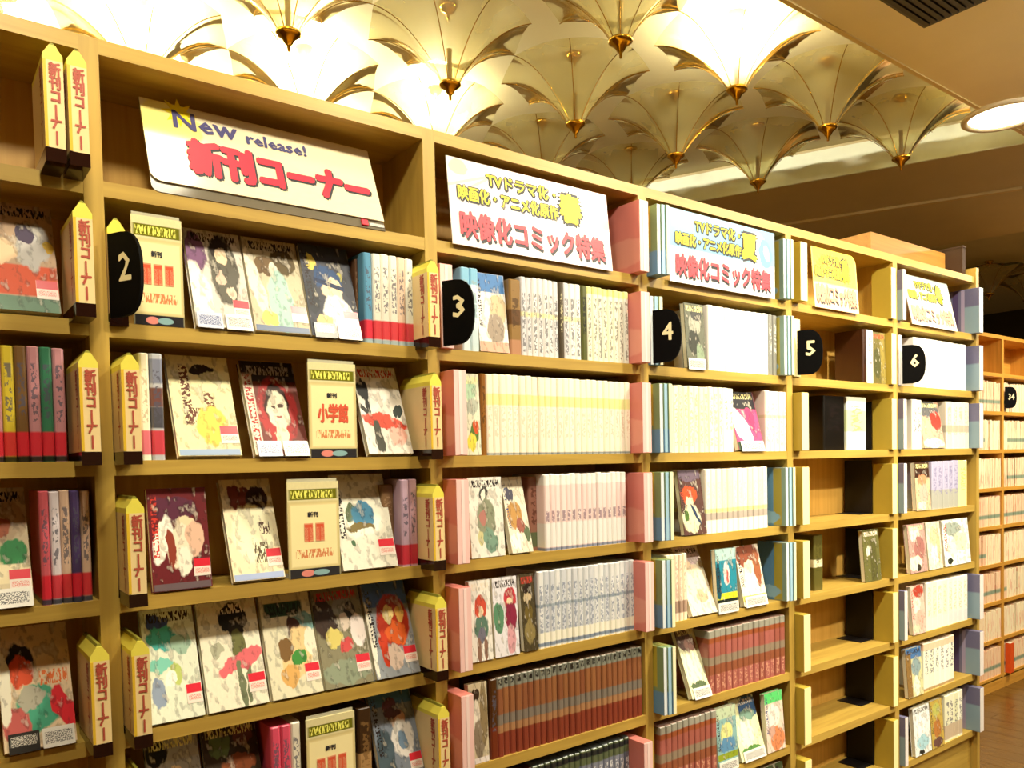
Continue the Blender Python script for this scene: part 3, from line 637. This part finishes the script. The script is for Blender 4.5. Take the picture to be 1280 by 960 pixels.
# bay left of plate two
cover(1, -22, 77, 22, 'c9a98a', [('r', .5, .28, .5, .14, 0, 'd8542a'), ('e', .7, .6, .25, .2, 30, 'c4c0bc'), ('e', .62, .72, .12, .1, 0, '4a3c54'), ('e', .9, .6, .07, .06, 0, 'e0b83a'), ('r', .5, .06, .5, .07, 0, '6a8a74'), ('e', .3, .55, .2, .12, 0, 'e8c8a0')], 'tan and grey cover with an orange title band, left of plate two')
cover(3, -55, 43, 24, 'd8c8a4', [('e', .6, .72, .4, .2, 0, 'b8a080'), ('e', .78, .42, .2, .12, 0, '2f8a4a'), ('r', .5, .26, .5, .08, 0, 'e6d8b0'), ('e', .5, .6, .3, .1, 20, 'a0502a')], 'tan cover with a green ball and a white price card', cards=[(.3, .99, CARDW)])
cover(4, 6, 97, 24, 'f0d6b0', [('e', .3, .72, .2, .14, 0, '241a16'), ('e', .3, .63, .17, .13, 0, 'e0542c'), ('e', .5, .32, .3, .2, 0, '4aa886'), ('e', .42, .4, .18, .1, 0, 'b8b4a0'), ('e', .85, .3, .22, .12, -40, 'd8202c'), ('e', .2, .2, .2, .15, 0, 'c8605a'), ('t', .75, .55, .2, .06, 0, 'e8763a'), ('e', .06, .5, .08, .3, 0, 'f6f0d8')], 'cream cover with an orange and green figure, fourth book row', sticker=False, cards=[(.06, .48, CARDK), (.52, .97, CARDW)])
# bay of plate two
cover(1, 246, 317, 20, 'dcd4c8', [('e', .15, .75, .2, .2, 0, '7a5478'), ('e', .62, .6, .26, .38, 0, '5e5a50'), ('e', .6, .82, .16, .13, 0, '2c201c'), ('e', .62, .74, .1, .09, 0, SK), ('e', .55, .5, .1, .07, 0, 'd8b8a4'), ('e', .7, .38, .09, .06, 0, 'e0c8b0'), ('e', .15, .35, .2, .3, 20, 'f2ece0')], 'pale cover with a dark haired figure in grey beside the notice card', cards=[(.02, .46, CARDB), (.52, .99, CARDW)])
cover(1, 320, 389, 20, 'c9bda0', [('e', .7, .76, .24, .14, 0, '5a4a2a'), ('e', .35, .72, .2, .1, 0, '70583a'), ('e', .5, .66, .1, .1, 0, 'f0e0c8'), ('e', .55, .34, .22, .34, 8, 'a8ccc0'), ('e', .15, .5, .12, .4, 18, 'f0e6d0'), ('e', .3, .14, .14, .08, 0, 'f0d870')], 'olive toned cover with a pale green dress', strip='5a6a8a')
cover(1, 391, 453, 18, '40424e', [('e', .2, .8, .1, .07, 0, 'e4d060'), ('e', .75, .68, .06, .06, 0, 'c8c060'), ('e', .5, .62, .28, .16, -10, '2c4a78'), ('e', .55, .52, .22, .13, 0, SK), ('r', .5, .575, .3, .025, -8, '1e3054'), ('e', .65, .2, .35, .24, -20, 'f4f2f0'), ('e', .12, .42, .14, .18, 0, '30343c'), ('e', .3, .16, .16, .08, 0, 'e8c88a')], 'dark cover with a blue capped player in a white shirt', cards=[(.05, .48, CARDK), (.52, .99, CARDW)])
one(1, 445.5, 449, S('brownlean', '6a4a34', bands=[(.05, .3, 'c8303c')], tcol='a08060'), 'brown comic with a red foot behind the dark cap cover', h=.165, y=.03, dep=.1)
cover(2, 224, 303, 22, 'f0e6b4', [('e', .55, .86, .2, .06, 0, '2a1c1a'), ('t', .25, .6, .07, .3, 0, '6a3c2c'), ('t', .6, .52, .08, .3, 0, '7a4a34'), ('t', .42, .4, .2, .07, 0, '6a3c2c'), ('e', .6, .3, .25, .2, 0, 'eccf5a'), ('e', .7, .72, .25, .12, 0, 'e4e0b0')], 'pale yellow cover with brown brush lettering', strip='9ab0d0')
cover(2, 320, 388, 24, '7c4038', [('r', .5, .9, .5, .12, 0, '2a2020'), ('t', .5, .9, .4, .05, 0, 'b0a8a0'), ('r', .08, .4, .1, .45, 0, 'e8dcc8'), ('t', .09, .45, .06, .4, 0, 'b03030'), ('e', .55, .46, .36, .36, 0, 'b03434'), ('e', .55, .52, .24, .24, 0, '3a1c14'), ('e', .55, .47, .2, .21, 0, 'f6ecd0'), ('e', .55, .2, .12, .14, 0, 'f2e4c4'), ('e', .47, .52, .05, .018, 0, '5a4030'), ('e', .63, .52, .05, .018, 0, '5a4030'), ('e', .55, .38, .05, .014, 0, 'b07060')], 'dark red cover with a large pale face', sticker=False, cards=[(.05, .48, CARDB), (.52, .99, CARDW)])
cover(2, 462, 517, 22, 'f2ece0', [('e', .14, .72, .14, .12, 0, '14100e'), ('e', .2, .55, .06, .1, 0, '181414'), ('r', .2, .44, .2, .03, -30, '2a2620'), ('e', .5, .36, .5, .09, -6, 'e0503c'), ('e', .85, .48, .12, .06, 20, '24302a'), ('e', .3, .2, .1, .2, 0, '4a4a40'), ('e', .75, .2, .2, .12, 0, 'f0b8a8')], 'white cover with a black figure and a red sash', sticker=False)
cover(3, 192, 266, 9, '6a1f26', [('e', .45, .8, .35, .12, 0, '5a2a40'), ('e', .6, .6, .2, .12, 0, 'e8d4b0'), ('e', .5, .42, .22, .24, 25, 'f0e0c8'), ('e', .2, .5, .12, .26, -30, 'f4f0e6'), ('e', .35, .4, .06, .2, 10, '8a3a2a'), ('e', .75, .5, .14, .16, 20, 'e0b8a0'), ('e', .55, .26, .12, .14, 0, 'f2ecdc')], 'deep red cover with a pale swirling figure', strip='6a5a60')
cover(3, 293, 357, 22, 'f4e6c0', [('e', .35, .82, .22, .12, 0, '7a3426'), ('e', .7, .8, .22, .13, 0, '3a201c'), ('e', .5, .45, .4, .3, 0, 'f6f0cc'), ('t', .75, .5, .1, .06, 0, '5a4030'), ('t', .62, .26, .14, .1, 0, '6a5a40')], 'cream cover with red-brown leaves at the top', strip='a8b8e0')
cover(3, 430, 498, 18, 'eae6d4', [('e', .1, .72, .08, .06, 0, '2a2a2c'), ('e', .45, .55, .4, .22, 0, 'f4f2e0'), ('e', .3, .6, .1, .1, 0, '6a7a5a'), ('e', .5, .56, .2, .16, 0, '4a88ac'), ('e', .5, .66, .06, .06, 0, '4a88ac'), ('e', .42, .44, .25, .04, 0, '7a6a3a'), ('e', .25, .28, .06, .04, 0, '4a6a4a')], 'white cover with a blue triangular mountain')
one(3, 478, 494, S('brownlean2', '8a6a4a', bands=[(.05, .3, 'c8303c')], tcol='b09070'), 'brown comic with a red foot behind the mountain cover', h=.165, y=.035)
cover(4, 190, 257, 20, 'e6ecd8', [('e', .3, .86, .2, .08, 0, '3a4a8a'), ('e', .35, .74, .3, .1, 0, '4aaea8'), ('e', .3, .5, .24, .06, 0, '7cc8b8'), ('e', .55, .4, .1, .12, 20, 'b8c870'), ('e', .2, .26, .14, .14, 0, '8a9ab4'), ('e', .7, .66, .2, .1, 0, '9ab8a4'), ('e', .45, .36, .12, .07, 0, 'f4f6e8')], 'pale cover with teal brush strokes')
cover(4, 262, 337, 20, 'f2ecd4', [('e', .58, .84, .24, .14, 0, '1c1814'), ('e', .62, .72, .12, .1, 0, '2a241c'), ('e', .62, .56, .12, .16, 0, '6a6a3c'), ('e', .62, .42, .4, .08, 12, 'dc6a70'), ('e', .6, .2, .05, .22, 8, '70785a'), ('e', .72, .2, .04, .2, -8, '70785a'), ('e', .25, .56, .1, .07, 0, 'b0b098')], 'cream cover with a black haired runner and pink sash')
cover(4, 342, 405, 20, 'e4dec0', [('r', .45, .85, .38, .07, 0, '2a4a34'), ('t', .45, .85, .36, .05, 0, '16241a'), ('e', .8, .7, .3, .1, 0, '7aa4a0'), ('e', .6, .64, .14, .13, 0, '4a2818'), ('e', .6, .4, .35, .22, 30, 'e8c890'), ('e', .4, .46, .14, .12, 0, '7a5a30'), ('e', .62, .36, .16, .07, 20, '3f8a3a'), ('e', .4, .2, .2, .1, 0, 'd8a860'), ('e', .9, .5, .12, .12, 0, 'f0e8d0')], 'pale cover with dark green title lettering')
cover(4, 408, 468, 20, '8a8468', [('e', .2, .7, .25, .2, 0, '3c2a20'), ('e', .6, .8, .2, .1, 0, '8a8a80'), ('e', .74, .74, .12, .1, 0, '2c2826'), ('e', .85, .54, .16, .16, 30, 'f0e4e0'), ('e', .35, .5, .18, .1, 0, 'd8c870'), ('e', .55, .4, .14, .08, 20, 'c84a4a'), ('e', .5, .14, .5, .12, 0, '8a947c'), ('e', .6, .64, .1, .1, 0, 'd8c8b8')], 'dark brown and green cover with a white clad figure')
cover(4, 472, 526, 20, '9aa0a8', [('r', .5, .88, .5, .14, 0, '4a6ab0'), ('e', .58, .58, .36, .28, 0, 'b03018'), ('e', .5, .66, .14, .1, 0, 'f0d890'), ('e', .76, .64, .1, .1, 0, 'e8b45a'), ('e', .6, .44, .25, .12, 0, 'e0642a'), ('e', .5, .2, .2, .12, 0, 'd8c0b0'), ('e', .28, .3, .1, .2, 0, 'c83c1e'), ('e', .04, .4, .06, .4, 0, 'ece8d8')], 'blue cover with a flame red figure')
cover(5, 196, 263, 20, 'a8a4a4', [('e', .2, .86, .22, .12, 0, '12100e'), ('e', .5, .6, .2, .12, 0, SK), ('e', .6, .3, .3, .25, 0, '5a5450')], 'grey cover with a black head, fifth book row')
cover(5, 268, 337, 20, '3a2a1a', [('e', .3, .8, .2, .1, 0, '5a6a3a'), ('e', .6, .6, .3, .1, 0, '8a4a2a'), ('e', .75, .86, .2, .08, 0, '6a3a2a'), ('e', .4, .4, .2, .2, 0, 'a08050')], 'dark brown mottled cover, fifth book row')
cover(5, 480, 533, 20, '8a94a4', [('r', .5, .92, .5, .1, 0, '4a78a4'), ('e', .45, .82, .18, .08, 0, '6a3a4a'), ('e', .6, .68, .18, .11, 0, 'd8a890'), ('e', .5, .74, .2, .06, 0, '5a2a2a'), ('e', .62, .46, .26, .2, 0, 'f2eeea'), ('e', .62, .44, .1, .1, 0, '7a94b0'), ('e', .2, .3, .2, .3, 0, '4a5a64')], 'grey-blue cover with a white dressed figure')
# bay of plate three
cover(1, 601, 637, 6, 'ece8e4', [('r', .5, .88, .5, .12, 0, '4a7ab4'), ('e', .7, .55, .3, .2, 0, 'c8b490'), ('e', .6, .3, .3, .2, 0, '9a8a7a'), ('r', .5, .06, .5, .07, 0, 'd8a890')], 'white comic with a blue head, row of plate three', False, y=.004)
cover(2, 583, 602, 2, 'e4e6cc', [('e', .4, .8, .4, .12, 0, 'a8c8a8'), ('e', .5, .6, .4, .1, 0, 'b0b8a8'), ('e', .6, .26, .3, .12, 0, '5a7a3a'), ('e', .4, .16, .3, .1, 0, 'e8d850'), ('e', .7, .35, .2, .08, 0, 'c8542a')], 'pale green comic next to the pink divider', False, y=.002)
cover(3, 590, 632, 4, 'f0eee2', [('e', .45, .8, .14, .08, 0, '4a4a48'), ('e', .45, .78, .07, .06, 0, 'f0e8d8'), ('e', .5, .48, .26, .26, 0, '8a9078'), ('e', .4, .5, .1, .12, 0, 'b07a70'), ('e', .6, .2, .22, .14, -20, '7a9a88'), ('e', .3, .25, .1, .1, 0, 'c8c490')], 'white cover with a green cloaked figure', False, y=.002)
cover(3, 641, 667, 14, 'ece4cc', [('e', .3, .78, .2, .08, 0, '4a4858'), ('e', .4, .5, .35, .18, 0, 'b88a4a'), ('e', .6, .35, .2, .1, 0, '9a5a4a'), ('e', .85, .25, .14, .12, 0, '5a6a4a'), ('e', .3, .16, .3, .1, 0, 'f6f4e8')], 'tilted cover with a golden figure beside the pink set', False)
one(3, 662, 674, S('browntilt', '9a6a5a', bands=[(.05, .25, '5a6a4a')], tcol='5a2a1a'), 'red-brown comic before the pale pink set', y=.035, h=.17)
cover(4, 591, 617, 3, 'f0eee6', [('e', .5, .66, .28, .16, 0, 'c8503c'), ('e', .5, .6, .14, .08, 0, SK), ('e', .5, .42, .34, .14, 0, '5a7a6a'), ('e', .5, .3, .2, .1, 0, '707080'), ('e', .35, .14, .1, .16, 0, '8a6a5a'), ('e', .68, .14, .08, .16, 0, '8a6a5a')], 'white cover with one red haired figure', False)
cover(4, 620, 650, 3, 'eceaf0', [('e', .7, .72, .26, .14, 0, 'c8404a'), ('e', .7, .68, .12, .07, 0, SK), ('e', .7, .48, .24, .18, 0, '8a2a44'), ('e', .2, .5, .2, .2, 0, '5a8a6a'), ('e', .7, .2, .18, .2, 0, 'd8a0a8')], 'white and blue cover with a crimson coated figure', False)
cover(4, 656, 673, 5, '4a4028', [('e', .5, .8, .3, .08, 0, '2a1c14'), ('e', .5, .7, .3, .06, 0, 'c8b490'), ('e', .5, .5, .3, .1, 0, '6a5a2a'), ('e', .5, .25, .4, .15, 0, '8a7a4a')], 'dark olive comic before the grey-blue set', False)
cover(5, 589, 612, 2, 'd4c8a8', [('e', .4, .86, .2, .08, 0, '3a2a1c'), ('e', .4, .6, .2, .2, 0, 'e8e4d4'), ('e', .5, .3, .3, .25, 0, '8a7e6a'), ('e', .8, .6, .2, .4, 0, '8a7a58'), ('r', .5, .03, .5, .04, 0, 'e8e0dc')], 'tan cover with a white robed figure', False, y=.003)
# bay of plate four
cover(1, 860, 884, 4, '6a6c5c', [('e', .5, .7, .3, .2, 0, 'a8a898'), ('e', .4, .4, .3, .2, 0, '3a3c34'), ('e', .7, .2, .2, .2, 0, '86987c'), ('e', .6, .85, .3, .1, 0, '4a4a48')], 'grey-green cover with a white card right of plate four', False, cards=[(.02, .9, CARDW)])
cover(2, 924, 956, 14, 'd8487a', [('r', .5, .86, .5, .16, 0, '1c1820'), ('e', .2, .45, .2, .3, 25, 'f0d4d0'), ('e', .45, .3, .16, .3, 25, 'f4ece0'), ('e', .7, .55, .14, .2, 20, 'b03060'), ('r', .5, .06, .5, .08, 0, '3a4a34')], 'magenta cover with a black head and white card', False, cards=[(.1, .99, CARDW)])
cover(3, 856, 884, 8, '5a3a34', [('e', .4, .62, .35, .14, 0, 'd8502a'), ('e', .4, .52, .16, .08, 0, SK), ('e', .4, .25, .4, .22, 0, 'd8d4b0'), ('e', .6, .3, .25, .05, -40, '2a3a5a'), ('e', .2, .3, .1, .1, 0, '4a6a2a'), ('e', .5, .92, .5, .1, 0, '6a5a6a')], 'dark cover with an orange haired figure', False)
cover(4, 866, 897, 22, 'f2e4c8', [('e', .5, .86, .5, .14, 0, 'dcc4c8'), ('e', .4, .5, .3, .3, 0, 'f0d8b8'), ('e', .6, .25, .2, .1, 0, 'e8a888')], 'plain cream comic leaning beside the cream and rose set', False)
cover(4, 898, 923, 3, '2a8aa0', [('r', .5, .92, .5, .1, 0, 'a8c8c4'), ('e', .5, .6, .16, .2, 0, 'dcd4d0'), ('e', .55, .55, .06, .12, 0, 'c05a50'), ('r', .5, .24, .5, .06, 0, 'd8d830'), ('r', .5, .16, .5, .04, 0, '14201c'), ('e', .1, .5, .12, .3, 0, '164a5a')], 'teal cover with a yellow band and white card', False, cards=[(.0, 1.0, CARDW)])
cover(4, 931, 960, 12, 'f0e8d4', [('e', .5, .82, .5, .2, 0, '8a4a34'), ('e', .5, .64, .22, .12, 0, 'f4dcc0'), ('e', .8, .6, .14, .3, 0, '9a5a3a'), ('e', .45, .3, .3, .24, 0, 'f6f2ea'), ('r', .5, .12, .5, .05, 0, 'e0d060')], 'cream cover with a brown haired figure', False, cards=[(.05, .98, CARDW)])
cover(5, 866, 890, 20, 'eef0c8', [('e', .3, .84, .4, .16, 0, '6a5450'), ('e', .6, .74, .3, .1, 0, 'a07a70'), ('e', .45, .4, .4, .25, 0, 'f4f2d0'), ('e', .5, .16, .4, .05, 0, '5a6a4a')], 'pale lime comic leaning before the rose-brown set', False, cards=[(.1, .98, CARDW)])
cover(6, 899, 924, 4, '8ab4b4', [('r', .5, .92, .5, .1, 0, 'b8c8a8'), ('e', .5, .6, .3, .16, 0, 'd8d890'), ('e', .5, .4, .4, .12, 0, '5a8ab0'), ('r', .5, .22, .5, .05, 0, '8a9a2a')], 'blue-green cover with a yellow middle and white card', False, cards=[(.02, .95, CARDW)])
cover(6, 928, 958, 16, 'f0f2c0', [('e', .7, .82, .4, .2, 0, '3a5a84'), ('e', .6, .7, .3, .1, 0, '7a9a8a'), ('e', .4, .4, .3, .25, 0, 'f4f4d4'), ('e', .5, .14, .4, .06, 0, '5a8a44')], 'lemon cover with a dark blue head and white card', False, cards=[(.1, .98, CARDW)])
cover(6, 960, 982, 4, 'e8d4c4', [('r', .5, .92, .5, .1, 0, '5ac870'), ('e', .4, .6, .4, .2, 0, 'ece4dc'), ('e', .6, .2, .4, .2, 0, 'd8865a'), ('e', .3, .35, .2, .1, 0, 'c8a090')], 'pinkish cover with a bright green head', False)
cover(7, 930, 985, 6, '4a5a3a', [('e', .6, .9, .3, .06, 0, 'a8b890'), ('e', .4, .6, .3, .2, 0, '2a3a2a')], 'dark green cover in the lowest row left of upright five', False)
# bay of plate five
cover(4, 1082, 1102, 4, '6a6838', [('e', .35, .6, .18, .1, 0, 'e8e4c8'), ('r', .6, .4, .2, .4, 0, '56542c')], 'olive cover with a pale mark at the black shade plate', False, y=.006)
cover(1, 1093, 1108, 2, '6a6030', [('e', .3, .4, .3, .3, 0, '4a4a28'), ('r', .8, .5, .2, .5, 0, '8a7a3a')], 'olive comic at the right end of the plate five row', False, y=.006)
# bay of plate six
cover(2, 1156, 1182, 10, 'c8a08a', [('e', .5, .84, .5, .18, 0, '5a5a5c'), ('e', .75, .6, .26, .2, 0, 'b03428'), ('e', .3, .4, .25, .3, 20, 'e8b48a'), ('e', .5, .1, .5, .1, 0, 'ece4c0')], 'red and grey cover, second book row of the end bay', False)
cover(3, 1146, 1164, 3, 'd8b894', [('r', .5, .86, .5, .18, 0, '3a2014'), ('e', .5, .64, .3, .12, 0, 'c88a64'), ('e', .55, .35, .3, .2, 0, 'b8a898'), ('e', .4, .1, .3, .08, 0, 'ece4c0')], 'dark haired face cover, third book row of the end bay', False)
cover(4, 1139, 1160, 5, 'c49a90', [('e', .4, .8, .3, .15, 0, 'ecd8cc'), ('e', .6, .5, .3, .25, 0, 'a06a64'), ('e', .3, .2, .4, .15, 0, 'eee8c8'), ('e', .5, .1, .12, .06, 0, '3a3428')], 'rose-brown cover, fourth book row of the end bay', False)
cover(4, 1162, 1179, 5, 'eee0c8', [('e', .5, .7, .3, .2, 0, 'e0c89c'), ('e', .5, .3, .3, .2, 0, 'f4e8d8'), ('e', .8, .5, .12, .4, 0, 'c8b890')], 'cream cover, fourth book row of the end bay', False)
cover(4, 1182, 1214, 5, 'f0f2e8', [('e', .4, .8, .3, .15, 0, '9aa49a'), ('e', .6, .5, .3, .2, 0, 'd4e0b8'), ('e', .3, .35, .2, .15, 0, 'e4ecd0'), ('e', .2, .1, .1, .06, 0, '2c3020')], 'white and pale green cover, fourth book row of the end bay', False)
cover(5, 1142, 1158, 4, 'e4c0b0', [('e', .6, .88, .4, .12, 0, 'b04030'), ('e', .4, .6, .3, .16, 0, 'f0e0d0'), ('e', .6, .3, .3, .2, 0, 'dcaa9a'), ('e', .3, .12, .3, .08, 0, 'c8ccb0')], 'peach cover with a red head, fifth book row of the end bay', False)
cover(6, 1136, 1155, 4, 'd8d4a0', [('r', .5, .9, .5, .12, 0, '4a74a8'), ('e', .6, .6, .3, .2, 0, '8aa0a4'), ('r', .15, .45, .16, .45, 0, '8a6a3a'), ('e', .6, .2, .2, .2, 0, 'f0f0d8')], 'yellow cover with a blue head, sixth book row of the end bay', False)
cover(7, 1145, 1165, 4, 'eef2f0', [('e', .5, .25, .4, .15, 0, 'a8d0dc'), ('e', .4, .6, .3, .2, 0, 'f6f8f4'), ('e', .4, .06, .16, .05, 0, '2a2a24')], 'white and ice blue cover, lowest row of the end bay', False)
cover(7, 1166, 1181, 4, 'c4a850', [('e', .5, .8, .3, .15, 0, 'b8b860'), ('e', .5, .4, .3, .2, 0, 'b0743a'), ('e', .5, .1, .4, .1, 0, '6a4a44')], 'ochre cover, lowest row of the end bay', False)

# ------------------------------------------------------------------ upright notice cards
def card(row, px0, px1, label, redtxt, blobs, y=0.0):
    z = zfloor(row); x0, x1 = X_of(px0, y, z), X_of(px1, y, z); w = x1-x0; h = .176
    t = tag(empty('notice_card', (x0, y, z)), label, 'card', 'publisher notice cards')
    sh = [('r', .5, .87, .47, .055, 0, '6a6a1c'), ('t', .47, .87, .4, .04, 0, 'f0ee70'), ('r', .5, .44, .485, .345, 0, 'c0a860'), ('r', .5, .44, .46, .33, 0, 'f6e9b0'), ('r', .5, .045, .5, .05, 0, '2c2c30'), ('e', .36, .045, .13, .035, 0, 'e08a80'), ('e', .62, .045, .16, .03, 0, '8ab0b4')]
    obj('card_sheet', mesh('card_sheet', lambda bm: bm_box(bm, 0, w, 0, .004, 0, h)), m_print('notice_sheet', 'e6dca8', sh+[('t', .5, .25, .36, .045, 0, 'd88a5a')], .0, .2), t)
    box('stand_back', (.002, w-.002, .004, .006, 0, h+.006), m_plain('clear_grey_acrylic', 'b8b49c', .1), t); box('stand_foot', (.002, w-.002, .006, .06, 0, .003), m_plain('clear_grey_acrylic', 'b8b49c', .1), t)
    lay(t, thicken(fit_text(text_mesh('新刊', .02), w*.2, .009), .0005), INK, w*.48, .116, -.0005)
    if redtxt: lay(t, thicken(fit_text(text_mesh(redtxt, .03), w*.62, .034), .0012), m_plain('orange_red_ink', 'd8583a', .5), w*.5, .083, -.0005)
    else:
        for k in range(blobs):
            u = w*(.5+(k-(blobs-1)/2)*.22)
            box('red_character', (u-w*.085, u+w*.085, -.0006, -.0001, .066, .1), m_print('blurred_red_character', 'e8a078', [('t', .5, .5, .5, .42, 0, 'd04c34'), ('r', .5, .85, .42, .08, 0, 'd8583a'), ('r', .5, .4, .07, .4, 0, 'd8583a')], .02), t)
    return t
card(1, 168, 231, 'yellow notice card with red characters behind number plate two', None, 3)
card(2, 388, 447, 'yellow notice card reading 小学館 beside the large pale face cover', '小学館', 0)
card(3, 362, 426, 'yellow notice card with two red characters beside the mountain cover', None, 2)
card(5, 386, 446, 'yellow notice card between pink comics and a dark brown comic', None, 3)

# ------------------------------------------------------------------ second bookcase in the background
BY, BP, BT = .7, .23, .022
b2 = tag(empty('bookcase', (0, BY, 0)), 'far oak bookcase against the passage beyond the end of the numbered one', 'bookcase')
bux = [5.075+.61*k for k in range(-1, 4)]
ztop = ZO+.053
m2x = m_wood('far_oak', 'b9822e', 'd9a044', 0); m2z = m_wood('far_oak_upright', 'b9822e', 'd9a044', 2)
for x in bux: box('upright', (x-.012, x+.012, 0, .2, 0, ztop), m2z, b2)
for a, b in zip(bux, bux[1:]):
    box('back_panel', (a+.012, b-.012, .19, .2, .05, ztop), m2x, b2); box('plinth_panel', (a+.012, b-.012, 0, .02, 0, .07), m2x, b2)
    for k in range(10): box('shelf', (a+.012, b-.012, 0, .19, ztop-BT-BP*k, ztop-BP*k), m2x, b2)
def far_mat():
    s = NT('far_comic_spines', .5); tc = s.n('ShaderNodeTexCoord'); sp = s.n('ShaderNodeSeparateXYZ'); s.l(tc.outputs['Object'], sp.inputs[0])
    ix = s.math('FLOOR', s.math('MULTIPLY', sp.outputs[0], 3.3)); iz = s.math('FLOOR', s.math('MULTIPLY', s.math('SUBTRACT', sp.outputs[2], ztop), 1/BP))
    cb = s.n('ShaderNodeCombineXYZ'); s.l(ix, cb.inputs[0]); s.l(iz, cb.inputs[1]); w = s.n('ShaderNodeTexWhiteNoise', noise_dimensions='2D'); s.l(cb.outputs[0], w.inputs['Vector'])
    nz = s.noise(s.vmul(tc.outputs['Object'], (70, 1, 9)), 1.0, 2)
    fz = s.math('FRACT', s.math('MULTIPLY', s.math('SUBTRACT', sp.outputs[2], ztop), 1/BP))
    c = s.mix(w.outputs[0], col('f6ecc8'), col('eec4a0'))
    c = s.mix(s.math('MULTIPLY', s.math('GREATER_THAN', nz.outputs[0], .58), .5), c, col('e08a70'))
    c = s.mix(s.math('MULTIPLY', s.band(fz, .2, .3, .02), s.math('GREATER_THAN', w.outputs[0], .5)), c, col('8a9a84'))
    return s.out(c)
FM = far_mat()
def farbooks(bm):
    q = random.Random(3)
    for a, b in zip(bux, bux[1:]):
        for k in range(1, 9):
            x = a+.014; z = ztop-BP*(k+1)
            while x < b-.03:
                th = q.uniform(.014, .018); hh = q.uniform(.168, .18)
                if q.random() > .04: bm_box(bm, x, x+th-.0006, .006+q.uniform(0, .004), .125, z, z+hh)
                x += th
o = obj('far_comics', mesh('far_comics', farbooks), FM, None, (0, BY, 0)); o['label'] = 'rows of cream and peach comics filling the far bookcase'; o['category'] = 'books'; o['kind'] = 'stuff'
pt = tag(empty('number_plate', (5.09, BY-.006, ztop-BP*2+.02), (0, 0, R(-35))), 'black rounded number plate three4 on the far bookcase', 'number plate')
obj('plate', pl_me, None, pt); tm = thicken(fit_text(text_mesh('34', .06), .036, .036), .001); tm.materials.append(M_NUM); obj('numeral', tm, None, pt, (.0375, -.0036, .07), (R(90), 0, 0))
ro = tag(empty('comic_book', (5.115, BY+.004, ztop-BP*9+.0)), 'orange-red comic in the lowest row of the far bookcase', 'book')
box('cover', (0, .05, -.03, -.0, 0, .185), m_plain('orange_red_cover', 'e0541c', .4), ro); box('page_block', (.002, .048, -.028, -.002, .002, .1855), M_PAGE, ro)
print('BOOKS', NB[0], DN[0])
